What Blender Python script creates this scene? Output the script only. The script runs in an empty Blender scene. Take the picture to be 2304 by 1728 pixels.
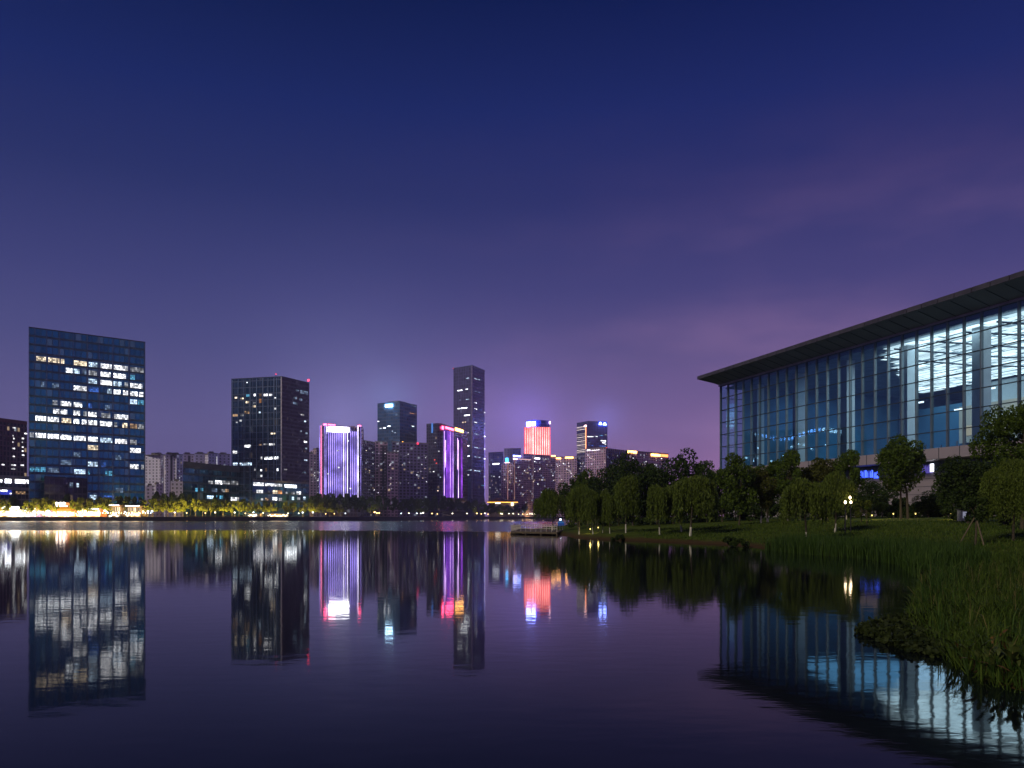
import bpy, math, random
import numpy as np
from mathutils import Vector
random.seed(7)
rng = np.random.default_rng(7)
C = bpy.context.scene.collection
SC = bpy.context.scene
R = math.radians

# ------------------------------------------------------------------ camera, sky, light, exposure
CX, HY, F, CAMH = 1152.0, 1162.0, 1808.0, 2.5      # photo centre column, horizon row, focal length in photo pixels, eye height
cam = bpy.data.cameras.new('camera'); cam_o = bpy.data.objects.new('camera', cam); C.objects.link(cam_o)
cam_o.location = (0, 0, CAMH); cam_o.rotation_euler = (R(90), 0, 0)
cam.sensor_width = 36; cam.lens = 36 * F / 2304; cam.shift_y = (HY - 864) / 2304
cam.clip_start = 0.1; cam.clip_end = 20000
SC.camera = cam_o
SC.view_settings.view_transform = 'Standard'; SC.view_settings.look = 'None'
SC.view_settings.exposure = 0; SC.view_settings.gamma = 1
SC.cycles.max_bounces = 8; SC.cycles.diffuse_bounces = 2; SC.cycles.glossy_bounces = 4
SC.cycles.transparent_max_bounces = 12; SC.cycles.volume_bounces = 0
SC.cycles.caustics_reflective = False; SC.cycles.caustics_refractive = False
SC.cycles.sample_clamp_indirect = 5.0; SC.cycles.sample_clamp_direct = 6.0

world = bpy.data.worlds.new('World'); SC.world = world; world.use_nodes = True
def world_nodes():
    nt = world.node_tree; nt.nodes.clear(); N = nt.nodes.new; L = nt.links.new
    out = N('ShaderNodeOutputWorld'); bg = N('ShaderNodeBackground'); L(bg.outputs[0], out.inputs[0])
    tc = N('ShaderNodeTexCoord'); sep = N('ShaderNodeSeparateXYZ'); L(tc.outputs['Generated'], sep.inputs[0])
    def ramp(stops):
        r = N('ShaderNodeValToRGB'); cr = r.color_ramp
        while len(cr.elements) < len(stops): cr.elements.new(0.5)
        for e, (p, c) in zip(cr.elements, stops): e.position = p; e.color = (*c, 1)
        L(sep.outputs['Z'], r.inputs[0]); return r
    def lin(c, k=1.0): return tuple(k * (((v / 255 + .055) / 1.055) ** 2.4) for v in c)
    left = ramp([(0.0, lin((108, 97, 146), 1.12)), (.10, lin((98, 92, 142), 1.12)), (.196, lin((77, 78, 130), 1.04)), (.268, lin((62, 66, 121), 1.0)),
                 (.366, lin((39, 49, 104))), (.45, lin((23, 39, 98))), (.54, lin((9, 27, 77))), (1.0, lin((5, 16, 50)))])
    right = ramp([(0.0, lin((164, 115, 164), 1.14)), (.10, lin((128, 102, 153), 1.12)), (.196, lin((95, 83, 134), 1.04)), (.268, lin((71, 68, 124), 1.0)),
                  (.366, lin((46, 50, 108))), (.45, lin((27, 40, 101))), (.54, lin((11, 27, 81))), (1.0, lin((5, 16, 50)))])
    mr = N('ShaderNodeMapRange'); mr.interpolation_type = 'SMOOTHSTEP'
    mr.inputs[1].default_value = -.32; mr.inputs[2].default_value = .34
    L(sep.outputs['X'], mr.inputs[0])
    mx = N('ShaderNodeMix'); mx.data_type = 'RGBA'; L(mr.outputs[0], mx.inputs[0]); L(left.outputs[0], mx.inputs[6]); L(right.outputs[0], mx.inputs[7])
    # soft wisps of thin cloud lit by the city
    mp = N('ShaderNodeMapping'); mp.inputs['Scale'].default_value = (2.2, 2.2, 7.0); mp.inputs['Rotation'].default_value = (0, R(14), 0)
    L(tc.outputs['Generated'], mp.inputs[0])
    nz = N('ShaderNodeTexNoise'); nz.inputs['Scale'].default_value = 1.5; nz.inputs['Detail'].default_value = 5; nz.inputs['Roughness'].default_value = .55
    L(mp.outputs[0], nz.inputs['Vector'])
    cr = N('ShaderNodeMapRange'); cr.interpolation_type = 'SMOOTHSTEP'; cr.inputs[1].default_value = .40; cr.inputs[2].default_value = .78
    L(nz.outputs[0], cr.inputs[0])
    xr = N('ShaderNodeMapRange'); xr.interpolation_type = 'SMOOTHSTEP'; xr.inputs[1].default_value = -.35; xr.inputs[2].default_value = .5
    L(sep.outputs['X'], xr.inputs[0])
    zr = N('ShaderNodeMapRange'); zr.interpolation_type = 'SMOOTHSTEP'; zr.inputs[1].default_value = .48; zr.inputs[2].default_value = .18
    L(sep.outputs['Z'], zr.inputs[0])
    m1 = N('ShaderNodeMath'); m1.operation = 'MULTIPLY'; L(cr.outputs[0], m1.inputs[0]); L(xr.outputs[0], m1.inputs[1])
    m2 = N('ShaderNodeMath'); m2.operation = 'MULTIPLY'; L(m1.outputs[0], m2.inputs[0]); L(zr.outputs[0], m2.inputs[1])
    ad = N('ShaderNodeMix'); ad.data_type = 'RGBA'; ad.blend_type = 'ADD'; ad.clamp_result = False
    L(m2.outputs[0], ad.inputs[0]); L(mx.outputs[2], ad.inputs[6]); ad.inputs[7].default_value = (.095, .045, .060, 1)
    # domes of city light in the low sky above the brightest towers
    last = ad.outputs[2]; nrm = N('ShaderNodeVectorMath'); nrm.operation = 'NORMALIZE'; L(tc.outputs['Generated'], nrm.inputs[0])
    for px, py, n_, col in ((790, 920, 160, (.030, .030, .070)), (765, 945, 1300, (.060, .055, .120)), (880, 895, 2200, (.020, .045, .090)), (1190, 945, 1500, (.050, .035, .200)), (1180, 980, 260, (.040, .022, .060)), (1358, 945, 4000, (.03, .04, .16)), (1060, 960, 300, (.020, .012, .060))):
        dt = N('ShaderNodeVectorMath'); dt.operation = 'DOT_PRODUCT'; L(nrm.outputs[0], dt.inputs[0]); dt.inputs[1].default_value = Vector(((px - CX) / F, 1, (HY - py) / F)).normalized()
        mxm = N('ShaderNodeMath'); mxm.operation = 'MAXIMUM'; mxm.inputs[1].default_value = 0; L(dt.outputs['Value'], mxm.inputs[0])
        pw = N('ShaderNodeMath'); pw.operation = 'POWER'; pw.inputs[1].default_value = n_; L(mxm.outputs[0], pw.inputs[0])
        a2 = N('ShaderNodeMix'); a2.data_type = 'RGBA'; a2.blend_type = 'ADD'; a2.clamp_result = False; L(pw.outputs[0], a2.inputs[0]); L(last, a2.inputs[6]); a2.inputs[7].default_value = (*col, 1); last = a2.outputs[2]
    L(last, bg.inputs[0]); bg.inputs[1].default_value = 1.0
world_nodes()

# warm fill sun added behind the viewer, standing in for unseen city light
sun = bpy.data.lights.new('city_fill', 'SUN'); sun.energy = 1.6; sun.angle = R(14); sun.color = (1.0, .90, .62)
sun_o = bpy.data.objects.new('city_fill', sun); C.objects.link(sun_o)
sun_o.rotation_euler = Vector((.60, .62, -.52)).to_track_quat('-Z', 'Y').to_euler()

# ------------------------------------------------------------------ helpers
def X(px, Y): return (px - CX) / F * Y
def Z(py, Y): return CAMH + (HY - py) / F * Y
def P2(px, Y): return Vector((X(px, Y), Y))

def tag(o, label=None, cat=None, group=None, kind=None):
    if label: o['label'] = label
    if cat: o['category'] = cat
    if group: o['group'] = group
    if kind: o['kind'] = kind
    return o
def thing(name, label, cat, loc=(0, 0, 0), group=None):
    o = bpy.data.objects.new(name, None); C.objects.link(o); o.location = loc; o.empty_display_size = .5
    return tag(o, label, cat, group)
def dup(root, loc=None, rotz=None, scale=None, label=None, group=None):
    r = root.copy(); C.objects.link(r)
    if loc is not None: r.location = loc
    if rotz is not None: r.rotation_euler = (0, 0, rotz)
    if scale is not None: r.scale = scale
    if label: r['label'] = label
    if group: r['group'] = group
    for ch in list(root.children):
        c = ch.copy(); C.objects.link(c); c.parent = r
        for g in list(ch.children):
            d = g.copy(); C.objects.link(d); d.parent = c
    return r

class MB:
    def __init__(s): s.v = []; s.f = []; s.uv = []; s.mi = []
    def face(s, pts, uvs=None, mi=0):
        n = len(s.v); s.v += [tuple(p) for p in pts]; s.f.append(tuple(range(n, n + len(pts))))
        s.uv += uvs if uvs else [(0.0, 0.0)] * len(pts); s.mi.append(mi)
    def obox(s, o, a, b, c, mi=0):                       # parallelepiped from corner o along a, b, c
        o, a, b, c = (Vector(q) for q in (o, a, b, c))
        if a.cross(b).dot(c) < 0: a, b = b, a
        p = [o, o + a, o + a + b, o + b]; q = [w + c for w in p]
        la, lb, lc = a.length, b.length, c.length
        s.face([p[3], p[2], p[1], p[0]], mi=mi); s.face(q, mi=mi)
        for i, l in zip(range(4), (la, lb, la, lb)):
            j = (i + 1) % 4
            s.face([p[i], p[j], q[j], q[i]], [(0, 0), (l, 0), (l, lc), (0, lc)], mi)
    def box(s, x0, y0, z0, x1, y1, z1, mi=0): s.obox((x0, y0, z0), (x1 - x0, 0, 0), (0, y1 - y0, 0), (0, 0, z1 - z0), mi)
    def prism(s, poly, z0, z1, bay=3.0, floor=3.0, mw=0, mr=1, ntop=1.0):
        poly = [Vector(p) for p in poly]
        a = sum(poly[i - 1].x * poly[i].y - poly[i].x * poly[i - 1].y for i in range(len(poly)))
        if a < 0: poly = poly[::-1]
        u = 0
        for i in range(len(poly)):
            p, q = poly[i], poly[(i + 1) % len(poly)]; l = (q - p).length
            nb = max(1, round(l / bay)) if l > bay else l / bay
            v = (z1 - z0) / floor
            s.face([(p.x, p.y, z0), (q.x, q.y, z0), (q.x, q.y, z1), (p.x, p.y, z1)],
                   [(u, 0), (u + nb, 0), (u + nb, v), (u, v)], mw)
            u += math.ceil(nb)
        s.face([(p.x, p.y, z1) for p in poly], mi=mr)
    def tube(s, pts, rad, n=7, mi=0, cap=True):
        pts = [Vector(p) for p in pts]; rings = []
        for i, p in enumerate(pts):
            d = (pts[min(i + 1, len(pts) - 1)] - pts[max(i - 1, 0)]).normalized()
            a = d.orthogonal().normalized() if abs(d.z) < .9 else Vector((1, 0, 0)); a = (a - d * a.dot(d)).normalized(); b = d.cross(a)
            rings.append([p + (a * math.cos(6.2832 * k / n) + b * math.sin(6.2832 * k / n)) * rad[i] for k in range(n)])
        for i in range(len(rings) - 1):
            for k in range(n):
                k2 = (k + 1) % n
                s.face([rings[i][k], rings[i][k2], rings[i + 1][k2], rings[i + 1][k]], mi=mi)
        if cap: s.face(rings[-1], mi=mi); s.face(rings[0][::-1], mi=mi)
    def ball(s, c, r, n=8, m=5, mi=0, sq=1.0):
        c = Vector(c)
        pt = lambda i, k: c + Vector((math.sin(math.pi * i / m) * math.cos(6.2832 * k / n), math.sin(math.pi * i / m) * math.sin(6.2832 * k / n), -math.cos(math.pi * i / m) * sq)) * r
        for i in range(m):
            for k in range(n):
                s.face([pt(i, k), pt(i, k + 1), pt(i + 1, k + 1), pt(i + 1, k)], mi=mi)
    def build(s, name, mats, parent=None, smooth=False, origin=None):
        me = bpy.data.meshes.new(name)
        off = Vector((0, 0, 0))
        o = bpy.data.objects.new(name, me); C.objects.link(o)
        if parent is not None:
            p = parent
            while p is not None: off += p.location; p = p.parent
            o.parent = parent
        elif origin is not None:
            off = Vector(origin); o.location = origin
        me.from_pydata([(x - off.x, y - off.y, z - off.z) for x, y, z in s.v], [], s.f)
        uvl = me.uv_layers.new(name='UVMap'); uvl.data.foreach_set('uv', [c for t in s.uv for c in t])
        for m in (mats if isinstance(mats, (list, tuple)) else [mats]): me.materials.append(m)
        me.polygons.foreach_set('material_index', s.mi)
        if smooth: me.polygons.foreach_set('use_smooth', [True] * len(s.f))
        return o
def np_mesh(name, V, faces_flat, sizes, mat, parent=None, smooth=False):
    me = bpy.data.meshes.new(name)
    me.vertices.add(len(V)); me.vertices.foreach_set('co', np.ascontiguousarray(V, dtype=np.float32).ravel())
    me.loops.add(len(faces_flat)); me.loops.foreach_set('vertex_index', faces_flat.astype(np.int32))
    me.polygons.add(len(sizes)); st = np.concatenate([[0], np.cumsum(sizes)[:-1]]).astype(np.int32)
    me.polygons.foreach_set('loop_start', st); me.polygons.foreach_set('loop_total', np.array(sizes, dtype=np.int32))
    me.update(calc_edges=True); me.validate()
    for m in (mat if isinstance(mat, (list, tuple)) else [mat]): me.materials.append(m)
    if smooth: me.polygons.foreach_set('use_smooth', [True] * len(sizes))
    o = bpy.data.objects.new(name, me); C.objects.link(o)
    if parent is not None: o.parent = parent
    return o

# ------------------------------------------------------------------ materials
def mat(name, rgb, rough=.7, metal=0.0, var=.25, scale=.5, spec=.3):
    m = bpy.data.materials.new(name); m.use_nodes = True; nt = m.node_tree; b = nt.nodes['Principled BSDF']
    b.inputs['Roughness'].default_value = rough; b.inputs['Metallic'].default_value = metal; b.inputs['Specular IOR Level'].default_value = spec
    if var:
        tc = nt.nodes.new('ShaderNodeTexCoord'); nz = nt.nodes.new('ShaderNodeTexNoise'); nz.inputs['Scale'].default_value = scale; nz.inputs['Detail'].default_value = 6
        nt.links.new(tc.outputs['Object'], nz.inputs['Vector'])
        r = nt.nodes.new('ShaderNodeValToRGB'); r.color_ramp.elements[0].position = .3; r.color_ramp.elements[1].position = .7
        r.color_ramp.elements[0].color = (*[c * (1 - var) for c in rgb], 1); r.color_ramp.elements[1].color = (*[c * (1 + var) for c in rgb], 1)
        nt.links.new(nz.outputs[0], r.inputs[0]); nt.links.new(r.outputs[0], b.inputs['Base Color'])
    else: b.inputs['Base Color'].default_value = (*rgb, 1)
    return m
def emit(name, rgb, s, sample=False, vary=False):
    """light-giving material; vary: each pane (constant UV) has its own brightness"""
    m = bpy.data.materials.new(name); m.use_nodes = True; nt = m.node_tree; nt.nodes.clear()
    out = nt.nodes.new('ShaderNodeOutputMaterial'); e = nt.nodes.new('ShaderNodeEmission'); nt.links.new(e.outputs[0], out.inputs[0])
    e.inputs[0].default_value = (*rgb, 1); e.inputs[1].default_value = s
    if vary:
        uv = nt.nodes.new('ShaderNodeUVMap'); sp = nt.nodes.new('ShaderNodeSeparateXYZ'); nt.links.new(uv.outputs[0], sp.inputs[0])
        mr = nt.nodes.new('ShaderNodeMapRange'); mr.inputs[3].default_value = s * .25; mr.inputs[4].default_value = s * 2.2
        pw = nt.nodes.new('ShaderNodeMath'); pw.operation = 'POWER'; pw.inputs[1].default_value = 1.3
        nt.links.new(sp.outputs[0], pw.inputs[0]); nt.links.new(pw.outputs[0], mr.inputs[0]); nt.links.new(mr.outputs[0], e.inputs[1])
    m.cycles.emission_sampling = 'AUTO' if sample else 'NONE'
    return m
def emit_patchy(name, rgb, s, scale=.12, lo=.15):
    """light strip whose diodes are brighter in some stretches than in others"""
    m = emit(name, rgb, s); nt = m.node_tree; e = next(n for n in nt.nodes if n.type == 'EMISSION')
    tc = nt.nodes.new('ShaderNodeTexCoord'); nz = nt.nodes.new('ShaderNodeTexNoise'); nz.inputs['Scale'].default_value = scale; nz.inputs['Detail'].default_value = 2; nt.links.new(tc.outputs['Object'], nz.inputs['Vector'])
    mr = nt.nodes.new('ShaderNodeMapRange'); mr.inputs[1].default_value = .35; mr.inputs[2].default_value = .68; mr.inputs[3].default_value = s * lo; mr.inputs[4].default_value = s * 1.25
    nt.links.new(nz.outputs[0], mr.inputs[0]); nt.links.new(mr.outputs[0], e.inputs[1]); return m
def facade(name, wall, glass, mu=.12, v0=.18, v1=.9, lit=.03, s=.8, warm=.4, rough=.15, metal=.5, wrough=.6, gvar=.6):
    """wall with a window grid laid out in bays and floors (UV), a few rooms lit"""
    m = bpy.data.materials.new(name); m.use_nodes = True; nt = m.node_tree; b = nt.nodes['Principled BSDF']; L = nt.links.new
    def M(op, a, c=None):
        n = nt.nodes.new('ShaderNodeMath'); n.operation = op
        for i, q in enumerate((a, c)):
            if q is None: continue
            if isinstance(q, (int, float)): n.inputs[i].default_value = q
            else: L(q, n.inputs[i])
        return n.outputs[0]
    uv = nt.nodes.new('ShaderNodeUVMap'); sp = nt.nodes.new('ShaderNodeSeparateXYZ'); L(uv.outputs[0], sp.inputs[0])
    u, v = sp.outputs[0], sp.outputs[1]
    fu, fv = M('FRACT', u), M('FRACT', v)
    g = M('MULTIPLY', M('MULTIPLY', M('GREATER_THAN', fu, mu), M('LESS_THAN', fu, 1 - mu)), M('MULTIPLY', M('GREATER_THAN', fv, v0), M('LESS_THAN', fv, v1)))
    cb = nt.nodes.new('ShaderNodeCombineXYZ'); L(M('FLOOR', u), cb.inputs[0]); L(M('FLOOR', v), cb.inputs[1])
    wn = nt.nodes.new('ShaderNodeTexWhiteNoise'); wn.noise_dimensions = '3D'; L(cb.outputs[0], wn.inputs[0])
    ws = nt.nodes.new('ShaderNodeSeparateColor'); L(wn.outputs['Color'], ws.inputs[0])
    on = M('MULTIPLY', M('LESS_THAN', wn.outputs['Value'], lit), g)
    st = M('MULTIPLY', on, M('MULTIPLY', M('ADD', ws.outputs[0], .25), s))
    L(st, b.inputs['Emission Strength'])
    cm = nt.nodes.new('ShaderNodeMix'); cm.data_type = 'RGBA'; L(M('LESS_THAN', ws.outputs[1], warm), cm.inputs[0])
    cm.inputs[6].default_value = (.75, .85, 1, 1); cm.inputs[7].default_value = (1, .72, .42, 1); L(cm.outputs[2], b.inputs['Emission Color'])
    gm = nt.nodes.new('ShaderNodeMix'); gm.data_type = 'RGBA'; L(ws.outputs[2], gm.inputs[0])
    gm.inputs[6].default_value = (*[c * (1 - gvar) for c in glass], 1); gm.inputs[7].default_value = (*[c * (1 + gvar) for c in glass], 1)
    bc = nt.nodes.new('ShaderNodeMix'); bc.data_type = 'RGBA'; L(g, bc.inputs[0]); bc.inputs[6].default_value = (*wall, 1); L(gm.outputs[2], bc.inputs[7])
    L(bc.outputs[2], b.inputs['Base Color'])
    L(M('MULTIPLY', g, metal), b.inputs['Metallic'])
    L(M('ADD', M('MULTIPLY', g, rough - wrough), wrough), b.inputs['Roughness'])
    m.cycles.emission_sampling = 'NONE'
    return m

ROOF = mat('roof_felt', (.06, .055, .06), .9)
CONC = mat('concrete', (.20, .18, .18), .85)
METAL = mat('grey_metal', (.10, .14, .25), .45, .6, .1)
DARKM = mat('dark_metal', (.03, .03, .035), .5, .4, .1)
LIT = {
    'white': emit('lit_white', (.97, .97, 1), 1.4, vary=True), 'bright': emit('lit_bright', (.95, .97, 1), 2.0, vary=True),
    'warm': emit('lit_warm', (1, .80, .55), 1.1, vary=True), 'cool': emit('lit_cool', (.62, .80, 1), 1.0, vary=True),
    'cyan': emit('lit_cyan', (.15, .55, .85), .55, vary=True), 'orange': emit('lit_orange', (1, .42, .15), .7, vary=True),
    'blue': emit('lit_blue', (.08, .22, .85), .5, vary=True), 'dim': emit('lit_dim', (.75, .76, .80), .35, vary=True),
    'dimcool': emit('lit_dim_cool', (.35, .5, .75), .3, vary=True), 'dimwarm': emit('lit_dim_warm', (.9, .55, .3), .35, vary=True),
    'red': emit('lit_red', (1, .08, .06), 1.4), 'hot': emit('lit_hot', (1, .72, .38), 7, vary=True), 'hotwhite': emit('lit_hot_white', (.92, .96, 1), 6, vary=True),
    'amber': emit('lit_amber', (1, .45, .06), 2.0, vary=True),
}

# ------------------------------------------------------------------ buildings
class Bld:
    """a building whose faces are known in plan, so that windows, strips and signs can be hung on them"""
    def __init__(s, name, label, cat, poly, z1, mw, bay=3.0, floor=3.2, z0=2.2, group=None, part='wall', parapet=.9):
        poly = [Vector(p) for p in poly]; s.poly = poly; s.z0 = z0; s.z1 = z1
        c = sum(poly, Vector((0, 0))) / len(poly)
        s.root = thing(name, label, cat, (c.x, c.y, z0), group)
        m = MB(); m.prism(poly, z0, z1, bay, floor); s.wall = m.build(part, [mw, ROOF], s.root)
    def hit(s, k, px):
        a, b = s.poly[k], s.poly[(k + 1) % len(s.poly)]; d = b - a; t = (px - CX) / F
        w = (t * a.y - a.x) / (d.x - t * d.y)
        return a + d * w
    def frame(s, k):
        a, b = s.poly[k], s.poly[(k + 1) % len(s.poly)]; d = (b - a).normalized(); n = Vector((d.y, -d.x))
        if n.dot(a) > 0: n = -n
        return d, n
    def window(s, k, x0, y0, x1, y1, m='white', nx=3, ny=2, off=.15, name='window'):
        p, q = s.hit(k, x0), s.hit(k, x1); d, n = s.frame(k); ym = (p.y + q.y) / 2
        za, zb = Z(y1, ym), Z(y0, ym); p = p + n * off; q = q + n * off; mb = MB()
        for i in range(nx):
            for j in range(ny):
                a = p.lerp(q, (i + .07) / nx); b = p.lerp(q, (i + .93) / nx)
                z0 = za + (zb - za) * (j + .08) / ny; z1 = za + (zb - za) * (j + .92) / ny
                r = random.random(); mb.face([(a.x, a.y, z0), (b.x, b.y, z0), (b.x, b.y, z1), (a.x, a.y, z1)], [(r, .5)] * 4)
        return mb.build(name, LIT[m] if isinstance(m, str) else m, s.root)
    def windows(s, k, rects, sc, ox, oy):
        for r in rects:
            x0, y0, x1, y1, m = r[:5]
            w = (x1 - x0) / sc; h = (y1 - y0) / sc
            s.window(k, ox + x0 / sc, oy + y0 / sc, ox + x1 / sc, oy + y1 / sc, m, max(1, round(w / 4.5)), max(1, round(h / 4)))
    def strip(s, k, px, y0, y1, w, m, name='light_strip', off=.3, dep=.3):
        p = s.hit(k, px); d, n = s.frame(k); p = p + n * off; mb = MB(); z0, z1 = Z(y1, p.y), Z(y0, p.y)
        mb.obox((p.x - d.x * w / 2, p.y - d.y * w / 2, z0), (d.x * w, d.y * w, 0), (n.x * dep, n.y * dep, 0), (0, 0, z1 - z0))
        return mb.build(name, m, s.root)
    def panel(s, k, x0, y0, x1, y1, m, name='sign', off=.4, dep=.4, parent=None):
        p, q = s.hit(k, x0), s.hit(k, x1); d, n = s.frame(k); p = p + n * off; q = q + n * off; ym = (p.y + q.y) / 2; mb = MB()
        z0, z1 = Z(y1, ym), Z(y0, ym); e = q - p
        mb.obox((p.x, p.y, z0), (e.x, e.y, 0), (n.x * dep, n.y * dep, 0), (0, 0, z1 - z0))
        return mb.build(name, m, parent or s.root)
    def parapet(s, m, h=1.0, t=.5, name='parapet'):
        mb = MB(); P = s.poly; c = sum(P, Vector((0, 0))) / len(P)
        for i in range(len(P)):
            a, b = P[i], P[(i + 1) % len(P)]; d = (b - a).normalized(); n = Vector((d.y, -d.x))
            if n.dot(c - a) < 0: n = -n
            mb.obox((a.x, a.y, s.z1 + .003), ((b - a).x, (b - a).y, 0), (n.x * t, n.y * t, 0), (0, 0, h + .01 * i))
        return mb.build(name, m, s.root)
    def plant_room(s, f0=.3, f1=.7, h=4.0, m=None):
        P = s.poly; c = sum(P, Vector((0, 0))) / len(P); mb = MB()
        mb.prism([c + (p - c) * (f1 - f0) for p in P], s.z1 + .003, s.z1 + h); return mb.build('plant_room', [m or CONC, ROOF], s.root)

def corner3(l, c, r, Yc):
    """plan of a block from its three visible roof corners (pixel, row) and the corner's distance"""
    def pt(q): return P2(q[0], Yc * (HY - c[1]) / (HY - q[1]))
    L_, C_, R_ = pt(l), pt(c), pt(r)
    return [L_, C_, R_, L_ + R_ - C_], Z(c[1], Yc)
def face2(l, r, Yl, depth):
    L_ = P2(l[0], Yl); R_ = P2(r[0], Yl * (HY - l[1]) / (HY - r[1])); d = (R_ - L_).normalized(); n = Vector((-d.y, d.x))
    if n.y < 0: n = -n
    # keep the hidden flanks hidden: push the back corners along the lines of sight
    b1 = R_ + n * depth; b2 = L_ + n * depth
    if b2.x / b2.y < L_.x / L_.y: b2 = L_ * (1 + depth / L_.y)
    if b1.x / b1.y > R_.x / R_.y: b1 = R_ * (1 + depth / R_.y)
    return [L_, R_, b1, b2], Z(l[1], Yl)

FG = 2.2     # level of the far bank
M_glass1 = facade('office_glass', (.022, .06, .11), (.018, .18, .33), mu=.05, v0=.22, v1=.97, lit=.10, s=.07, warm=.1, rough=.18, metal=.75, wrough=.35, gvar=.22)
M_tower2 = facade('tower_glass', (.016, .028, .075), (.02, .075, .18), mu=.06, v0=.12, v1=.97, lit=.015, s=.12, rough=.18, metal=.75, wrough=.4, gvar=.2)
M_tower2r = facade('tower_stone_grid', (.042, .036, .085), (.03, .03, .06), mu=.24, v0=.2, v1=.8, lit=.02, s=.3, rough=.25, metal=.5)
M_pod2 = facade('podium_glass', (.025, .05, .09), (.04, .17, .28), mu=.05, v0=.2, v1=.95, lit=.06, s=.12, rough=.2, metal=.7)
M_apt_white = facade('apartment_pale', (.68, .62, .84), (.16, .16, .26), mu=.30, v0=.3, v1=.82, lit=.05, s=1.0, rough=.3, metal=.2)
M_apt_beige = facade('apartment_beige', (.48, .31, .42), (.07, .06, .09), mu=.22, v0=.25, v1=.85, lit=.05, s=1.1, rough=.3, metal=.3)
M_apt_beige2 = facade('apartment_rose', (.44, .29, .42), (.08, .06, .10), mu=.18, v0=.22, v1=.8, lit=.07, s=1.2, warm=.25, rough=.3, metal=.3)
M_apt_dark = facade('apartment_dark', (.14, .115, .25), (.03, .03, .06), mu=.2, v0=.25, v1=.85, lit=.05, s=.9, rough=.25, metal=.4)
M_blue_tower = facade('tower_blue_glass', (.03, .05, .10), (.04, .14, .30), mu=.1, v0=.25, v1=.9, lit=.012, s=.5, rough=.25, metal=.6)
M_tall = facade('tower_violet_glass', (.075, .075, .19), (.10, .09, .20), mu=.16, v0=.06, v1=.95, lit=.012, s=.5, rough=.25, metal=.6)
M_led_body = facade('tower_dark_violet', (.035, .028, .08), (.02, .02, .06), mu=.15, v0=.2, v1=.9, lit=.02, s=.6, rough=.25, metal=.5)
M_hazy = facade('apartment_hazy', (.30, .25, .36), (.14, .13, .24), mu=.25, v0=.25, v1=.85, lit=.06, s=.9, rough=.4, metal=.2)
M_rust = facade('office_maroon', (.14, .07, .09), (.02, .02, .05), mu=.2, v0=.15, v1=.9, lit=.05, s=1.2, rough=.25, metal=.5)

# --- glass office slab on the left
poly, zt = face2((65, 737), (327, 771), 520, 40)
b = Bld('office_slab', 'big dark blue glass office slab with many lit rooms, tallest block on the left', 'office building', poly, zt, M_glass1, bay=3.4, floor=(zt - FG) / 22.0, part='curtain_wall')
b.parapet(DARKM, .6)
for zx in (395, 482, 645, 825, 1010, 1208, 1370, 1557, 1780, 1995):
    b.strip(0, max(65.2, zx / 6.144), 738 + (zx / 6.144 - 65) * .1298, 1135, .42, METAL, 'fin', 0, .45)
rows = {
 3: [(500,635,'warm'),(665,825,'warm'),(840,890,'warm'),(1020,1198,'warm'),(1225,1345,'cool'),(1390,1545,'white'),(1572,1768,'white'),(1800,1985,'dim')],
 4: [(910,1000,'bright'),(1018,1100,'cool'),(1140,1195,'dimcool'),(1225,1340,'dim'),(1390,1530,'white'),(1568,1740,'bright'),(1800,1865,'cyan')],
 5: [(1222,1340,'cool'),(1388,1548,'white'),(1568,1680,'cool'),(1720,1770,'dim'),(1800,1970,'white')],
 6: [(565,610,'dimcool'),(720,815,'dimcool'),(1018,1197,'white'),(1218,1362,'blue'),(1480,1545,'cool'),(1572,1665,'bright'),(1700,1770,'white'),(1800,1900,'bright'),(1920,1980,'white')],
 7: [(1797,1895,'cool'),(1905,1985,'cyan')],
 8: [(725,795,'dim'),(838,985,'white'),(1018,1135,'white'),(1220,1275,'blue'),(1450,1520,'dimcool')],
 9: [(735,820,'white'),(838,930,'white'),(1016,1105,'white'),(1150,1198,'dim'),(1218,1335,'white'),(1400,1525,'dim'),(1577,1773,'white')],
 10: [(490,635,'bright'),(660,815,'white'),(850,985,'warm'),(1016,1095,'bright'),(1130,1195,'white'),(1217,1340,'white'),(1382,1550,'bright'),(1580,1620,'dim'),(1690,1760,'warm'),(1797,1895,'dimwarm'),(1905,1985,'dim')],
 12: [(410,470,'dim'),(490,635,'bright'),(660,815,'bright'),(838,985,'bright'),(1018,1185,'bright'),(1217,1350,'bright'),(1385,1552,'cool'),(1590,1755,'white'),(1797,1890,'dim')],
 13: [(1210,1355,'warm'),(1797,1945,'white')],
 14: [(1018,1110,'dimcool'),(1595,1675,'dimcool')],
 15: [(838,985,'dimcool'),(1215,1350,'cool'),(1400,1460,'blue'),(1797,1915,'white'),(1950,1988,'dim')],
 16: [(410,630,'cyan'),(655,815,'dimcool'),(1025,1180,'cool'),(1215,1240,'cyan'),(1455,1552,'cyan')],
 18: [(960,1090,'dim'),(1600,1700,'dimcool')],
 19: [(1240,1340,'cool'),(1420,1570,'blue'),(1610,1680,'dimcool'),(1740,1780,'dimcool'),(1840,1910,'blue')]}
for row, ws in rows.items():
    for x0, x1, m in ws:
        pa, pb = x0 / 6.144, x1 / 6.144; mid = (pa + pb) / 2
        top = 737 + (mid - 65) * .1298; step = 18.55 - (mid - 228) * .0045
        yc = top + (row + .5) * step * (1.0 if mid > 0 else 1)
        b.window(0, pa, yc - 5.6, pb, yc + 5.2, m, max(2, round((pb - pa) / 3.6)), 3)

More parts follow.
